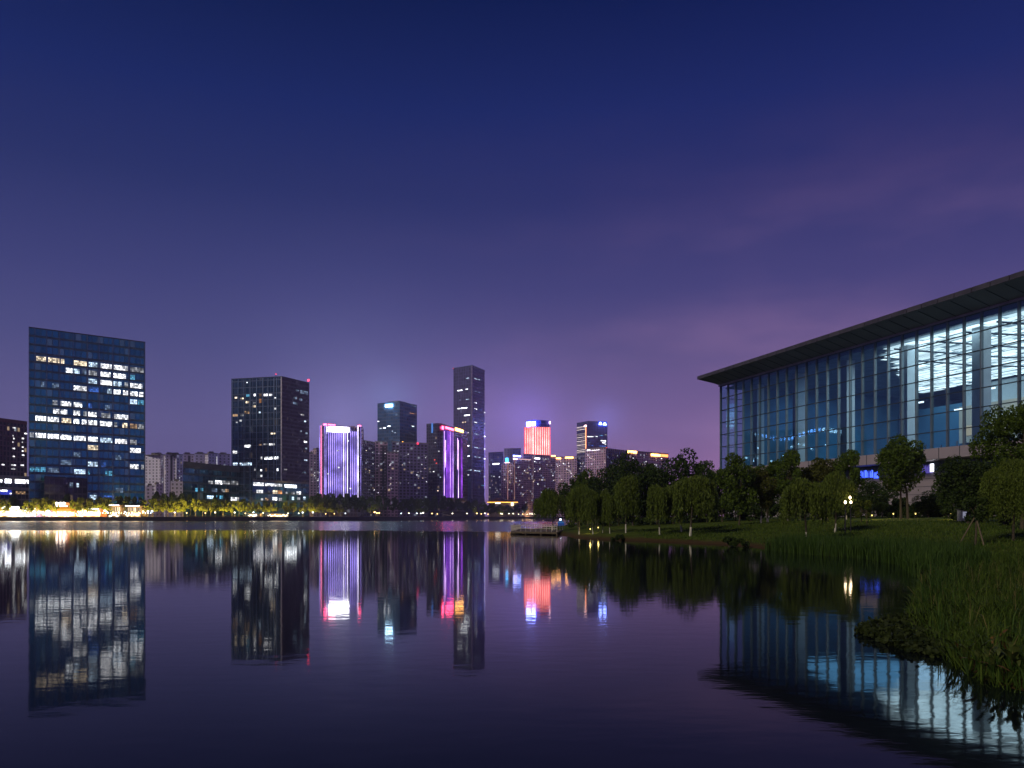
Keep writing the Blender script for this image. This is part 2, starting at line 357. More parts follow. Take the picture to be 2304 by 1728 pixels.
# --- building off to the left whose blue-white roof lights are mirrored in the hall glass
b = Bld('office_building', 'long building with blue-white roof lights mirrored in the hall glass', 'office building', [(-520, 540), (-483, 634), (-560, 660), (-600, 565)], 92, M_blue_tower, bay=3.5, floor=4)
MIR = emit('mirrored_blue', (.25, .45, 1.0), 26.0, True, vary=True); MIW = emit('mirrored_white', (.80, .90, 1.0), 18.0, True, vary=True)
for i in range(26):
    p = Vector((-520, 540)).lerp(Vector((-483, 634)), (i + .5) / 26); q = p.lerp(Vector((-483, 634)), .028); zc = 86 + 3.5 * math.sin(i * .33) ; x0, x1 = CX + p.x / p.y * F, CX + q.x / q.y * F
    b.window(0, x0, HY - (zc + 2.2 - CAMH) / p.y * F, x1, HY - (zc - 1.6 - CAMH) / p.y * F, MIR if 4 < i < 22 else MIW, 2, 3)
for i in range(22):
    p = Vector((-520, 540)).lerp(Vector((-483, 634)), random.random()); z = random.uniform(40, 78); x0 = CX + p.x / p.y * F
    b.window(0, x0, HY - (z + 1 - CAMH) / p.y * F, x0 + 7, HY - (z - 1 - CAMH) / p.y * F, MIW, 2, 1)

# --- maroon office at the left edge
poly, zt = face2((-60, 941), (61, 956), 640, 40)
b = Bld('office_block', 'dark maroon office block cut by the left edge of the photo', 'office building', poly, zt, M_rust, bay=3.2, floor=4.2)
b.parapet(mat('maroon_cladding', (.22, .09, .10)), 3.0)
for (x, y, w) in [(172,1490,40),(335,1570,40),(300,1637,30),(172,1600,15),(180,1640,20)]:
    b.window(0, x/6.144, 720 + (y-10)/6.144, (x+w)/6.144, 720 + (y+10)/6.144, 'white', 2, 1)
for (x, y, w) in [(180,40,25),(300,40,30),(170,90,20),(300,92,20),(165,178,40),(300,160,25),(300,215,22),(175,288,30),(300,270,35),(20,402,40),(150,408,70),(280,410,50),(150,462,60)]:
    b.window(0, x/6.144, 980 + (y-10)/6.144, (x+w)/6.144, 980 + (y+10)/6.144, 'white', 2, 1)

# --- framed low-rise in front of it
M_pale = mat('pale_pink_stone', (.50, .38, .40), .7)
M_low = facade('lowrise_glass', (.16, .14, .20), (.05, .06, .14), mu=.08, v0=.15, v1=.9, lit=.05, s=.3, rough=.2, metal=.5)
poly, _ = face2((-40, 1074), (129, 1081), 540, 30); 
b = Bld('lowrise_building', 'low pale-framed building with a bright window strip above the lakeside restaurants', 'building', poly, Z(1078, 540), M_low, bay=3, floor=4.0)
d, n = b.frame(0); A = b.hit(0, -40); B = b.hit(0, 141); e = B - A; zt = Z(1068, 540); zb = Z(1097, 540)
mb = MB(); mb.obox((A.x + n.x * 5, A.y + n.y * 5, zt - 2.2), (e.x, e.y, 0), (-n.x * 34, -n.y * 34, 0), (0, 0, 2.2)); mb.build('roof', M_pale, b.root)
mb = MB(); q = B + n * 5 - d * 3.2; mb.obox((q.x, q.y, zb - 1.5), (d.x * 3.2, d.y * 3.2, 0), (-n.x * 30, -n.y * 30, 0), (0, 0, zt - 2.2 - zb + 1.5 - .003)); mb.build('end_wall', M_pale, b.root)
mb = MB(); q = A + n * 5; e2 = e - d * 3.2; mb.obox((q.x, q.y, zb - 1.2), (e2.x, e2.y, 0), (-n.x * 4.9, -n.y * 4.9, 0), (0, 0, 1.9)); mb.build('floor_edge', M_pale, b.root)
mb = MB(); q = B + n * 4.4 - d * 6; mb.obox((q.x, q.y, FG), (d.x * 1.5, d.y * 1.5, 0), (-n.x * 1.2, -n.y * 1.2, 0), (0, 0, zb - 1.21 - FG)); mb.build('column', M_pale, b.root)
b.windows(0, [(0,235,60,320,'hotwhite'),(130,215,310,335,'hotwhite'),(410,205,695,345,'hotwhite'),(720,225,810,350,'bright'),(870,225,1035,350,'hotwhite'),(1050,235,1230,355,'hotwhite'),(1260,215,1400,265,'cool'),(0,460,195,570,'hotwhite'),(260,600,325,640,'bright'),(1080,550,1160,600,'bright'),(430,560,700,640,'dimwarm')], 12.29, 0, 1060)
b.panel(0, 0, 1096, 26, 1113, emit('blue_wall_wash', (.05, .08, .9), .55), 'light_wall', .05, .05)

# --- dark wing behind it, joined to the slab
poly, zt = face2((100, 1071), (215, 1077), 512, 6)
b = Bld('office_annex', 'dark low annex at the foot of the glass office slab', 'building', poly, zt, facade('annex_wall', (.035, .04, .075), (.02, .03, .08), mu=.1, lit=.02, s=.3), bay=3.5, floor=5)
b.windows(0, [(1920,310,2020,460,'dimcool'),(2110,330,2180,450,'cool')], 12.29, 0, 1060)
b.windows(0, [(370,570,590,690,'white')], 12.29, 170, 1060)

# --- pale apartments between the two offices
for (x0, x1, y0, Y, lab) in [(361, 372, 1023, 900, 'slim pale apartment tower at the left end of the pale cluster'), (373, 396, 1022, 885, 'pale apartment tower with a dark balcony column, second of the pale cluster'),
                       (397, 411, 1023, 880, 'narrow pale apartment tower above the left end of the podium'), (412, 437, 1022, 930, 'pale apartment tower above the podium with dark window bays'),
                       (438, 467, 1021, 925, 'pinkish apartment tower above the podium roof'), (469, 490, 1020, 905, 'whitest apartment tower above the podium roof with a lit stair'),
                       (491, 519, 1022, 920, 'pale apartment tower tucked against the dark glass tower')]:
    poly, zt = face2((x0, y0), (x1, y0 + 1.5), Y, 25)
    b = Bld('apartment_tower', lab, 'apartment building', poly, zt, M_apt_white, bay=4.5, floor=3.4, group='pale apartment towers')
    b.plant_room(.3, .8, 3.0); b.parapet(CONC, 1.0)
    w = (x1 - x0)
    for j in range(5):
        y = random.uniform(1035, 1085); x = random.uniform(x0 + 2, x1 - 3)
        if y > 1045 or x < 470: b.window(0, x, y, x + 1.3, y + 1.2, random.choice(['bright', 'white', 'cool']), 1, 1)
    if x0 in (373, 412): b.strip(0, x0 + w * .55, y0 + 3, 1130, w * .22 / F * Y, mat('balcony_shade', (.07, .07, .12)), 'balcony_column', .02, .25)
    if x0 == 469: b.strip(0, 487.5, 1027, 1050, .35, LIT['bright'])
for (x0, x1, y0, Y, lab) in [(328, 350, 1092, 760, 'low pale building at the right foot of the glass slab'), (351, 366, 1089, 750, 'low white building with a flat roof beside the pale towers'), (384, 412, 1082, 720, 'pale mid-rise touching the podium left end')]:
    poly, zt = face2((x0, y0), (x1, y0 + .5), Y, 20)
    b = Bld('apartment_block', lab, 'apartment building', poly, zt, M_apt_white, bay=4.0, floor=3.4); b.plant_room(.2, .6, 2.0)

# --- dark glass tower with its podium
poly, zt = corner3((520.5, 853.5), (634, 847.6), (695.7, 862.3), 640)
b = Bld('office_tower', 'dark glass office tower with a pale corner edge and red roof lights', 'office tower', poly, zt, M_tower2, bay=3.2, floor=5.2, part='curtain_wall')
mb = MB(); p, q = poly[1], poly[2]; dd, nn = b.frame(1); e = q - p
mb.face([(p.x + nn.x * .06, p.y + nn.y * .06, FG), (q.x + nn.x * .06, q.y + nn.y * .06, FG), (q.x + nn.x * .06, q.y + nn.y * .06, zt), (p.x + nn.x * .06, p.y + nn.y * .06, zt)], [(0, 0), (22, 0), (22, 36), (0, 36)])
mb.build('stone_wall', M_tower2r, b.root)
b.parapet(DARKM, .5)
for zx in (372, 478, 590, 708, 830, 948, 1052, 1160, 1212):
    b.strip(0, 480 + zx / 8.508, 855 - (zx - 372) / 8.508 * .052, 1135, .38, METAL, 'fin', 0, .4)
b.strip(0, 633.4, 848, 1135, .9, mat('pale_corner_trim', (.35, .33, .42)), 'corner_trim', 0, .5)
b.windows(0, [(410,620,460,655,'warm'),(510,635,590,668,'warm'),(630,570,695,620,'cyan'),(775,560,815,610,'white'),(875,560,930,615,'dimwarm'),(965,560,1050,608,'white'),(1070,560,1130,605,'white'),(1170,628,1205,652,'white'),
  (620,700,690,745,'warm'),(760,720,820,750,'dim'),(755,778,815,826,'warm'),(875,655,925,740,'orange'),(1165,825,1210,865,'bright'),(870,900,910,935,'cool'),(597,890,695,945,'dimwarm'),(372,950,470,1000,'dimwarm'),
  (515,955,588,995,'dim'),(500,1055,550,1097,'bright'),(430,1095,472,1122,'dim'),(1100,1305,1190,1340,'warm'),(596,1540,700,1590,'bright'),(875,1520,925,1555,'dimwarm'),(960,1510,1045,1545,'dim'),(1058,1510,1180,1550,'dim'),(635,335,660,358,'bright')], 8.508, 480, 820)
b.windows(0, [(1068,200,1130,240,'white'),(1225,120,1308,158,'bright'),(1072,355,1135,395,'cool'),(1160,355,1320,392,'cool'),(1435,275,1465,312,'white'),(1485,275,1670,312,'bright'),(1352,420,1370,460,'dim'),(1430,440,1455,468,'bright'),(1495,425,1517,470,'dimwarm'),(1640,430,1670,465,'white'),(1430,512,1460,545,'bright'),(1410,108,1450,132,'dimwarm'),(1545,100,1620,130,'white')], 5.821, 340, 980)
b.windows(1, [(1570,480,1640,515,'dimcool'),(1660,500,1810,570,'dimcool'),(1520,620,1600,665,'dimcool'),(1640,650,1700,695,'dimcool'),(1520,720,1620,770,'dimcool'),(1665,950,1740,980,'dim'),(1735,1075,1775,1105,'cool'),(1665,1262,1692,1290,'cool'),(1760,1300,1805,1335,'cool'),(1732,1465,1795,1500,'bright'),(1755,1590,1795,1625,'cool')], 8.508, 480, 820)
b.windows(1, [(2000,312,2045,332,'cool'),(1980,470,2025,495,'dimcool'),(1740,435,1780,455,'dim')], 5.821, 340, 980)
for k, px in ((0, 620.5), (1, 693.5)):
    p = b.hit(k, px); mb = MB(); mb.tube([(p.x, p.y + .5, zt), (p.x, p.y + .5, zt + 2)], [.12, .12], 6); mast = mb.build('beacon_mast', DARKM, b.root)
    mb = MB(); mb.ball((p.x, p.y + .5, zt + 2.4), .85 if k else .5); mb.build('beacon', emit('beacon_red', (1, .04, .08), 7.0 if k else 2.5), mast)

poly, zt = face2((411.3, 1045), (594, 1062), 585, 30)
b = Bld('podium_building', 'long dark glass podium left wing with a ribbed roof band below the dark tower', 'building', poly, zt, M_pod2, bay=3.2, floor=6.2)
b.panel(0, 411.5, 1047.5, 593.5, 1061, mat('ribbed_band', (.045, .06, .11), .6), 'roof_band', .1, .5)
b.windows(0, [(745,590,810,635,'dim'),(835,585,930,640,'white'),(940,590,1030,640,'dim'),(1040,595,1140,645,'dim'),(1150,600,1240,645,'dim'),(575,685,610,735,'cyan'),(640,685,682,730,'cyan'),(790,690,865,740,'dimcool'),(920,700,965,740,'dim'),(970,700,1015,742,'dimwarm'),(1195,695,1305,750,'bright'),
  (730,785,818,830,'cool'),(850,780,865,830,'cyan'),(895,785,940,830,'cyan'),(1040,805,1150,855,'white'),(1192,800,1285,845,'bright')], 5.821, 340, 980)
poly, zt = face2((568, 1081), (694.7, 1088), 572, 30)
b = Bld('podium_building', 'curved-looking right wing of the podium with bright rooms in front of the dark tower', 'building', poly, zt, M_pod2, bay=3.2, floor=5.6)
b.panel(0, 568.3, 1082, 694.3, 1086.5, mat('podium_cornice', (.09, .10, .15), .6), 'roof_band', .1, .5)
b.windows(0, [(1335,612,1475,660,'white'),(1490,628,1715,665,'white'),(1745,645,1905,685,'hotwhite'),(1375,710,1465,755,'white'),(1530,718,1556,750,'dim'),(1590,715,1655,765,'warm'),(1660,718,1715,765,'orange'),(1760,735,1785,765,'dim'),(1830,735,1880,770,'dim'),(1900,730,1962,775,'white'),
  (1435,820,1467,850,'bright'),(1490,815,1535,850,'dimwarm'),(1585,805,1650,850,'bright'),(1670,815,1715,855,'dim'),(1840,800,1872,845,'cool'),(1910,810,1950,845,'dim'),(1990,800,2022,845,'cool')], 5.821, 340, 980)

# --- behind the dark tower on its right
for (x0, x1, y0, Y, lab) in [(690, 712, 1021, 980, 'rose apartment tower just right of the dark glass tower'), (712, 723, 1011, 990, 'slim taller apartment tower behind the striped light tower left edge')]:
    poly, zt = face2((x0, y0), (x1, y0 + 1), Y, 20)
    b = Bld('apartment_tower', lab, 'apartment building', poly, zt, M_apt_beige, bay=4, floor=3.3, group='rose apartment towers'); b.plant_room(.2, .7, 2.5)
    for j in range(8):
        y = random.uniform(1040, 1110); x = random.uniform(x0 + 8, x1 - 2) if x0 == 690 else random.uniform(x0 + 1, x0 + 6); b.window(0, x, y, x + 1.1, y + 1.6, 'white', 1, 1)

# --- tower wrapped in white light strips
LED_W = emit_patchy('led_lavender', (.40, .30, 1.0), 2.8, .06, .25); LED_HOT = emit_patchy('led_white', (.75, .66, 1.0), 4.0, .06, .3); LED_PINK = emit('led_pink', (1, .22, .45), 4.0)
SCREEN = emit_patchy('strip_glow_violet', (.15, .09, .68), .28, .03, .65)  # glow of the strips on the wall, put in as a dim emissive panel
SIGN_W = emit('sign_white', (.96, .95, 1.0), 160.0, True); SIGN_CY = emit('sign_pale_cyan', (.50, .80, 1.0), 160.0, True)
SIGN_BL = emit('sign_blue', (.08, .18, 1.0), 14.0, True); SIGN_BW = emit('sign_blue_white', (.22, .30, 1.0), 220.0, True)
SIGN_RED = emit('sign_red', (1, .06, .14), 50.0, True); SIGN_AM = emit('sign_amber', (1, .45, .10), 14.0, True); SIGN_PK = emit('sign_pink', (1, .62, .7), 6.0, True)
Yl = 760
poly = [P2(719.5, Yl + 26), P2(721.5, Yl + 10), P2(727, Yl + 2), P2(734.5, Yl), P2(737, Yl + 6), P2(802, Yl + 16), P2(804.5, Yl + 10), P2(811, Yl + 10), P2(816, Yl + 17), P2(818.3, Yl + 34), P2(818, Yl + 60), P2(721, Yl + 60)]
zt = Z(957, Yl)
b = Bld('light_strip_tower', 'tower wrapped in white and violet light strips under a glaring white roof sign', 'office tower', poly, zt, M_led_body, bay=3, floor=3.6)
def LZ(zx): return 680 + zx / 5.925
b.panel(4, LZ(335), 973, LZ(722), 1122, SCREEN, 'strip_glow_panel', .05, .1)
for zx in list(range(352, 622, 25)) + list(range(645, 720, 24)):
    y0 = 973 if zx < 630 else 971; 
    b.strip(4, LZ(zx), y0, random.choice([1118, 1119, 1120]), .62, LED_W if random.random() < .85 else LED_HOT)
for k, zx, m, w in ((0, 239, LED_W, .3), (1, 258, LED_PINK, .5), (2, 300, LED_W, .25), (2, 320, LED_W, .5), (6, 745, LED_HOT, .8), (7, 775, LED_W, .25)):
    b.strip(k, LZ(zx), 957.5, 1119, w, m)
b.panel(4, LZ(352), 960.5, LZ(622), 972.5, SIGN_W, 'sign')
b.panel(2, 728.5, 953.5, 735, 956.8, SIGN_RED, 'roof_light', .0, .5); b.panel(4, 738, 954.8, 754, 957, SIGN_RED, 'roof_light', .0, .5); b.panel(6, 805, 957, 812, 959, SIGN_RED, 'roof_light', .1, .5)
for (zx, zy) in [(470, 675), (485, 900), (345, 985), (780, 672), (640, 1180), (610, 545), (300, 1298)]:
    b.window(4, LZ(zx - 12), 900 + (zy - 10) / 5.925, LZ(zx + 12), 900 + (zy + 10) / 5.925, 'bright', 1, 1, .7)
mb = MB(); mb.prism([P2(741, Yl + 24), P2(800, Yl + 30), P2(800, Yl + 48), P2(741, Yl + 48)], zt + .003, zt + 2.5); mb.build('plant_room', [CONC, ROOF], b.root)

# --- the group right of it
def apartment(lab, x0, x1, y0, y1, Y, m, n=10, group=None, bay=4, floor=3.3, ywin=(1010, 1112), cols=('white', 'bright', 'warm'), depth=25, name='apartment_tower', cat='apartment building'):
    poly, zt = face2((x0, y0), (x1, y1), Y, depth)
    b = Bld(name, lab, cat, poly, zt, m, bay=bay, floor=floor, group=group); b.parapet(CONC, 1.2)
    for j in range(n):
        y = random.uniform(max(ywin[0], y0 + 8), ywin[1]); x = random.uniform(x0 + 1, x1 - 2.5)
        b.window(0, x, y, x + random.uniform(1.0, 2.2), y + random.uniform(1.2, 1.7), random.choice(cols), 1, 1)
    return b
b = apartment('dark apartment tower against the right side of the striped light tower', 817, 848.8, 992, 998, 860, M_apt_dark, 14)
# blue tower with a white sign
poly, zt = corner3((849.3, 907.6), (899.4, 903), (938, 911), 960)
b = Bld('office_tower', 'blue glass tower with a small glowing white sign near its roof', 'office tower', poly, zt, M_blue_tower, bay=3.5, floor=4, part='curtain_wall')
b.plant_room(.2, .7, 2.5)
for i in range(4): b.panel(0, LZ(1110 + i * 25), 909.3 + (3 - i) * .25, LZ(1131 + i * 25), 915.6 + (3 - i) * .15, SIGN_CY, 'sign')
for x0, x1, y, m in [(1005, 1030, 285, 'bright'), (1140, 1180, 347, 'hotwhite'), (1030, 1058, 378, 'bright'), (1078, 1112, 373, 'hotwhite'), (1195, 1210, 415, 'cool'), (1225, 1245, 435, 'cool')]:
    b.window(0, LZ(x0), 900 + (y - 6) / 5.925, LZ(x1), 900 + (y + 7) / 5.925, m, 2, 1)
for x0, x1, y, m in [(1430, 1515, 180, 'orange'), (1455, 1495, 350, 'bright'), (1425, 1450, 440, 'dimcool'), (1460, 1490, 465, 'dimcool'), (1450, 1515, 80, 'dimcool')]:
    b.window(1, LZ(x0), 900 + (y - 5) / 5.925, LZ(x1), 900 + (y + 6) / 5.925, m, 3, 1)
b = apartment('tan apartment tower below the blue tower sign, with dark balcony columns', 843.7, 872, 995, 996, 880, M_apt_beige, 6, 'rose apartment towers')
for px in (862.5, 870): b.strip(0, px, 1002, 1122, 2.6, mat('balcony_shade_brown', (.05, .04, .06)), 'balcony_column', .02, .2)
b = apartment('low tan apartment tower in front of the blue tower', 871, 896, 1018, 1019, 850, M_apt_beige2, 9, 'rose apartment towers')
b = apartment('tall brown apartment tower with an orange roof beacon', 881.7, 899, 995, 995.5, 890, M_apt_dark, 5)
b.window(0, 904.2, 993, 907.5, 996, LIT['amber'], 1, 1, .4, 'roof_light')
b = apartment('broad unlit apartment block left of the purple light tower', 897.7, 962, 996.5, 999, 870, M_apt_dark, 22)
b.panel(0, 937.5, 996, 941.5, 1000, emit('beacon_small_red', (1, .05, .1), 2.2), 'roof_light')

# --- purple light tower
poly, zt = corner3((959.5, 953.4), (991.6, 951.6), (1052, 970.6), 935)
A_, B_, C_, D_ = poly
poly = [A_, B_.lerp(A_, .25), B_.lerp(A_, .08) * 1.0015, B_.lerp(C_, .05) * 1.001, C_, D_]
b = Bld('light_strip_tower', 'dark rounded tower with purple light strips and a red and amber roof sign', 'office tower', poly, zt, M_led_body, bay=3, floor=3.6)
LED_P = emit_patchy('led_purple', (.45, .09, 1.0), 2.4, .06); LED_PW = emit_patchy('led_purple_white', (.75, .45, 1.0), 3.6, .05, .25)
def LQ(zx): return 900 + zx / 4.367
def LR(zy): return 800 + zy / 4.367
b.panel(3, LQ(426), LR(742), LQ(528), LR(1398), emit('strip_glow_purple', (.14, .04, .60), .6), 'strip_glow_panel', .05, .1)  # purple glow between the strips, put in as emissive panels
b.panel(3, LQ(552), LR(800), LQ(616), LR(1398), emit('strip_glow_purple_dim', (.08, .03, .3), .3), 'strip_glow_panel', .05, .1)
for zx, y0, y1, m, w in [(432, 740, 1395, LED_PW, .6), (444, 830, 1100, LED_PW, 1.6), (456, 930, 1395, LED_P, .5), (468, 740, 1395, LED_P, .35), (480, 745, 1395, LED_P, .4), (492, 745, 1395, LED_PW, .35), (506, 750, 1395, LED_P, .35), (518, 755, 1395, LED_PW, .5),
                         (562, 810, 1120, LED_PW, .7), (571, 830, 1400, LED_PW, 1.1), (598, 810, 1400, LED_P, .45), (607, 840, 1400, LED_P, .4)]:
    b.strip(3, LQ(zx), LR(y0), LR(y1), w, m)
b.strip(0, LQ(318), LR(664), LR(760), 2.2, emit('led_blue', (.10, .3, .9), .8))
b.panel(3, LQ(408), LR(694), LQ(424), LR(725), SIGN_RED, 'emblem'); b.panel(3, LQ(445), LR(708), LQ(522), LR(728), SIGN_RED, 'sign'); b.panel(3, LQ(540), LR(720), LQ(618), LR(748), SIGN_AM, 'sign')
for (zx, zy, m) in [(340, 1025, 'red'), (358, 1058, 'red'), (380, 940, 'bright'), (330, 1140, 'white'), (296, 1142, 'white'), (345, 855, 'dim'), (370, 1328, 'warm'), (355, 1405, 'warm'), (395, 1195, 'cool')]:
    b.window(0 if zx < 391 - 30 else 3, LQ(zx - 6), LR(zy - 5), LQ(zx + 8), LR(zy + 5), m, 1, 1)

# --- tallest tower
poly, zt = corner3((1020.2, 829.3), (1062.6, 822.4), (1090.5, 834.3), 1060)
b = Bld('skyscraper', 'tallest slender tower in the middle of the skyline', 'skyscraper', poly, zt, M_tall, bay=3, floor=4.2, part='curtain_wall')
b.strip(0, 1062.2, 823, 1122, .7, mat('pale_violet_trim', (.42, .36, .5)), 'corner_trim', 0, .5); b.strip(1, 1090.1, 960, 1122, .35, LED_W)
b.panel(0, 1019.6, 828.3, 1021.2, 829.9, LIT['red'], 'beacon')
b.parapet(METAL, .8)
for x0, x1, y, m in [(648, 680, 222, 'cool'), (565, 613, 342, 'hotwhite'), (645, 668, 330, 'bright'), (580, 600, 435, 'dimcool'), (648, 682, 430, 'cool'), (563, 590, 521, 'hotwhite'), (598, 662, 515, 'hotwhite'), (630, 688, 586, 'hotwhite'), (612, 650, 654, 'warm'), (660, 678, 757, 'white'), (660, 680, 887, 'hotwhite'), (660, 683, 987, 'hotwhite'), (660, 705, 1125, 'cool'), (665, 678, 1172, 'bright')]:
    b.window(0, LQ(x0), LR(y - 4), LQ(x1), LR(y + 5), m, 3, 1)
for x0, x1, y, m in [(727, 760, 228, 'cool'), (770, 785, 236, 'cool'), (728, 752, 463, 'bright'), (730, 757, 523, 'bright'), (775, 800, 530, 'blue'), (724, 756, 655, 'bright'), (728, 775, 771, 'cool'), (728, 785, 905, 'cool'), (730, 790, 997, 'cool'), (728, 788, 1132, 'cool'), (735, 785, 356, 'dimcool'), (800, 822, 1275, 'cyan')]:
    b.window(1, LQ(x0), LR(y - 3), LQ(x1), LR(y + 5), m, 3, 1)
for y in (560, 670, 795, 918, 1015, 1190): b.window(1, LQ(822), LR(y - 6), LQ(833), LR(y + 6), 'bright', 1, 1, .8)

# --- hazy towers right of it
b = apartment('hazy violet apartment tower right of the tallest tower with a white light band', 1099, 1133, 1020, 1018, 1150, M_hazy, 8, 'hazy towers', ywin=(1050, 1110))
b.panel(0, 1108.5, 1042.5, 1124, 1045, LIT['bright'], 'light_band')
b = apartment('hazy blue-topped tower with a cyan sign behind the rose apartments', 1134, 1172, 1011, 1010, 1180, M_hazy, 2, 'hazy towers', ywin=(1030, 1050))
b.panel(0, 1137.8, 1030.5, 1143.8, 1039, emit('sign_cyan', (.05, .45, 1.0), 6.0, True)); b.panel(0, 1136, 1040.5, 1146.5, 1043, SIGN_PK, 'light_band')
b = apartment('narrow rose apartment tower left of the broad rose block', 1128, 1154, 1044, 1043, 1100, M_apt_beige, 10, 'rose apartment blocks')
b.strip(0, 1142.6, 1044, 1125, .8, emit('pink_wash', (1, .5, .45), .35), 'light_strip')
b = apartment('broad rose apartment block with a bright roof sign, left of the dark willow', 1155.7, 1199, 1032, 1035, 1080, M_apt_beige2, 18, 'rose apartment blocks', bay=3, floor=3.0)
b.panel(0, 1154, 1024.5, 1171, 1027.8, SIGN_BW); b.panel(0, 1154, 1031, 1163, 1034, SIGN_PK, 'light_band'); b.panel(0, 1165.5, 1033, 1194, 1034.3, emit('pink_line', (1, .6, .6), 1.2), 'light_band')
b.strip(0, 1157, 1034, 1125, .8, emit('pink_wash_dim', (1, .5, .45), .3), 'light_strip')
b = apartment('long rose apartment block below the red light tower', 1177.6, 1250, 1022.4, 1027, 1120, M_apt_beige2, 24, 'rose apartment blocks', bay=3.2, floor=3.0)
b.panel(0, 1240, 1024.5, 1249, 1027, SIGN_AM, 'roof_light'); b.panel(0, 1202, 1030, 1214, 1033, LIT['bright'], 'light_band')
b.strip(0, 1198.5, 1026, 1122, .7, emit('rose_line', (1, .6, .6), .4), 'light_strip')
b = apartment('rose apartment block with an amber roof line below the horizontal-striped tower', 1250, 1298, 1029.5, 1029, 1110, M_apt_beige2, 22, 'rose apartment blocks', bay=3.6, floor=3.2, ywin=(1035, 1080))
b.panel(0, 1251.5, 1030, 1262, 1032.5, SIGN_AM, 'roof_light'); b.panel(0, 1272, 1028.2, 1290, 1031, SIGN_AM, 'roof_light')
for px in (1265, 1274.5, 1288.5): b.strip(0, px, 1032, 1100, .6, mat('rose_pier', (.55, .42, .45)), 'pier', .02, .4)

# --- red light tower
def LU(zx): return 1080 + zx / 7.373
def LV(zy): return 920 + zy / 7.373
poly, zt = corner3((1179.5, 961.4), (1207.5, 958.2), (1238, 960.5), 1230)
A_, B_, C_, D_ = poly; poly = [A_, B_.lerp(A_, .3), B_.lerp(C_, .3), C_, D_]
b = Bld('light_strip_tower', 'tower covered in red and white light strips with a blue-lit crown', 'office tower', poly, zt, mat('red_tower_wall', (.25, .06, .07)), bay=3, floor=4)
LED_R = emit_patchy('led_red', (1, .09, .10), 4.5, .05, .5); LED_RW = emit_patchy('led_red_white', (1, .42, .38), 5.0, .05, .4); STRIP_GLOW_R = emit('strip_glow_red', (1, .10, .10), .9)  # red glow between the strips is put in as an emissive panel
xs = [b.poly[i] for i in range(4)]
def px_of(p): return CX + p.x / p.y * F
for k in range(3):
    a, c = px_of(b.poly[k]), px_of(b.poly[k + 1])
    b.panel(k, a + .1, 961.5 - (0 if k else 0), c - .1, 1027, STRIP_GLOW_R, 'strip_glow_panel', .02, .08)
    n_ = max(2, round((c - a) / 2.5))
    for i in range(n_): b.strip(k, a + (c - a) * (i + .5) / n_, 961.6, 1026.8, .75, LED_RW if (i + k) % 2 else LED_R)
c0 = sum(b.poly, Vector((0, 0))) / 5; crown_poly = [p.lerp(c0, .06) for p in b.poly]; crown_poly[0] = b.poly[0].lerp(b.poly[1], .35)
mb = MB(); mb.prism(crown_poly, zt + .003, Z(944, 1230), 3, 4); mb.build('crown', [facade('crown_blue_light', (.05, .06, .45), (.03, .04, .30), lit=0), ROOF], b.root)  # blue light on the crown is put into its wall colour
b.panel(0, LU(780), 948.8, LU(852), 959.5, SIGN_BW, 'sign', 1.0, .6); b.panel(1, LU(858), 948.2, LU(925), 958.2, SIGN_BW, 'sign', 1.0, .6)
b.panel(2, LU(1140), 948, LU(1160), 954, SIGN_PK, 'emblem', 1.0, .6)

# --- tower with horizontal light lines
poly, zt = corner3((1297.7, 951.5), (1321, 947.5), (1366.8, 950.5), 1300)
b = Bld('office_tower', 'tower with horizontal white light lines and two blue roof emblems, right of the red tower', 'office tower', poly, zt, M_tall, bay=3, floor=4)
b.plant_room(.2, .8, 1.5)
LN = emit('led_line', (1, .82, .74), 1.8)
for zy in (300, 318, 345, 415, 440, 472, 503, 535, 560, 585, 602, 630, 655, 683, 710, 728):
    b.panel(0, 1298, LV(zy) - .35, 1317.5, LV(zy) + .35, LN if zy in (300, 345, 472, 535, 602, 683, 710) else emit('led_line_dim', (1, .8, .75), .6), 'light_line', .15, .2)
b.strip(0, 1318.4, 956.6, 1010, 1.4, emit('led_orange', (1, .32, .12), 4.0))
b.panel(0, 1315, 956.5, 1320, 960, SIGN_PK, 'emblem')
def dome_sign(bb, k, x0, x1, y0, y1):
    p, q = bb.hit(k, x0), bb.hit(k, x1); d, n = bb.frame(k); p = p + n * .5; q = q + n * .5; ym = (p.y + q.y) / 2; z0, z1 = Z(y1, ym), Z(y0, ym); m = (p + q) / 2; r = (q - p).length / 2
    pts = [(m.x + d.x * r * math.cos(a), m.y + d.y * r * math.cos(a), z0 + (z1 - z0) * math.sin(a)) for a in [math.pi * i / 8 for i in range(9)]]
    f = MB(); g = [(x + n.x * .5, y + n.y * .5, z) for x, y, z in pts]; f.face(g); f.face(pts[::-1])
    for i in range(8): f.face([pts[i], pts[i + 1], g[i + 1], g[i]])
    f.build('emblem', SIGN_BW, bb.root)
dome_sign(b, 1, 1347, 1353.8, 949.2, 956); dome_sign(b, 1, 1356, 1364, 950.5, 956.8)
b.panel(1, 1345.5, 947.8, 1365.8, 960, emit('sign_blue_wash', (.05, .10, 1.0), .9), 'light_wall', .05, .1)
for x0, x1, y, m in [(1780, 1830, 460, 'bright'), (1835, 1880, 460, 'bright'), (1900, 1950, 457, 'bright'), (1980, 2030, 440, 'cyan'), (2000, 2090, 528, 'hotwhite'), (2030, 2085, 560, 'hotwhite'), (2060, 2110, 430, 'dim'), (1980, 2095, 618, 'blue'), (1790, 1880, 605, 'blue'), (1800, 1830, 562, 'dimcool'), (2060, 2090, 585, 'white')]:
    b.window(1, LU(x0), LV(y - 7), LU(x1), LV(y + 8), m, 3, 1)

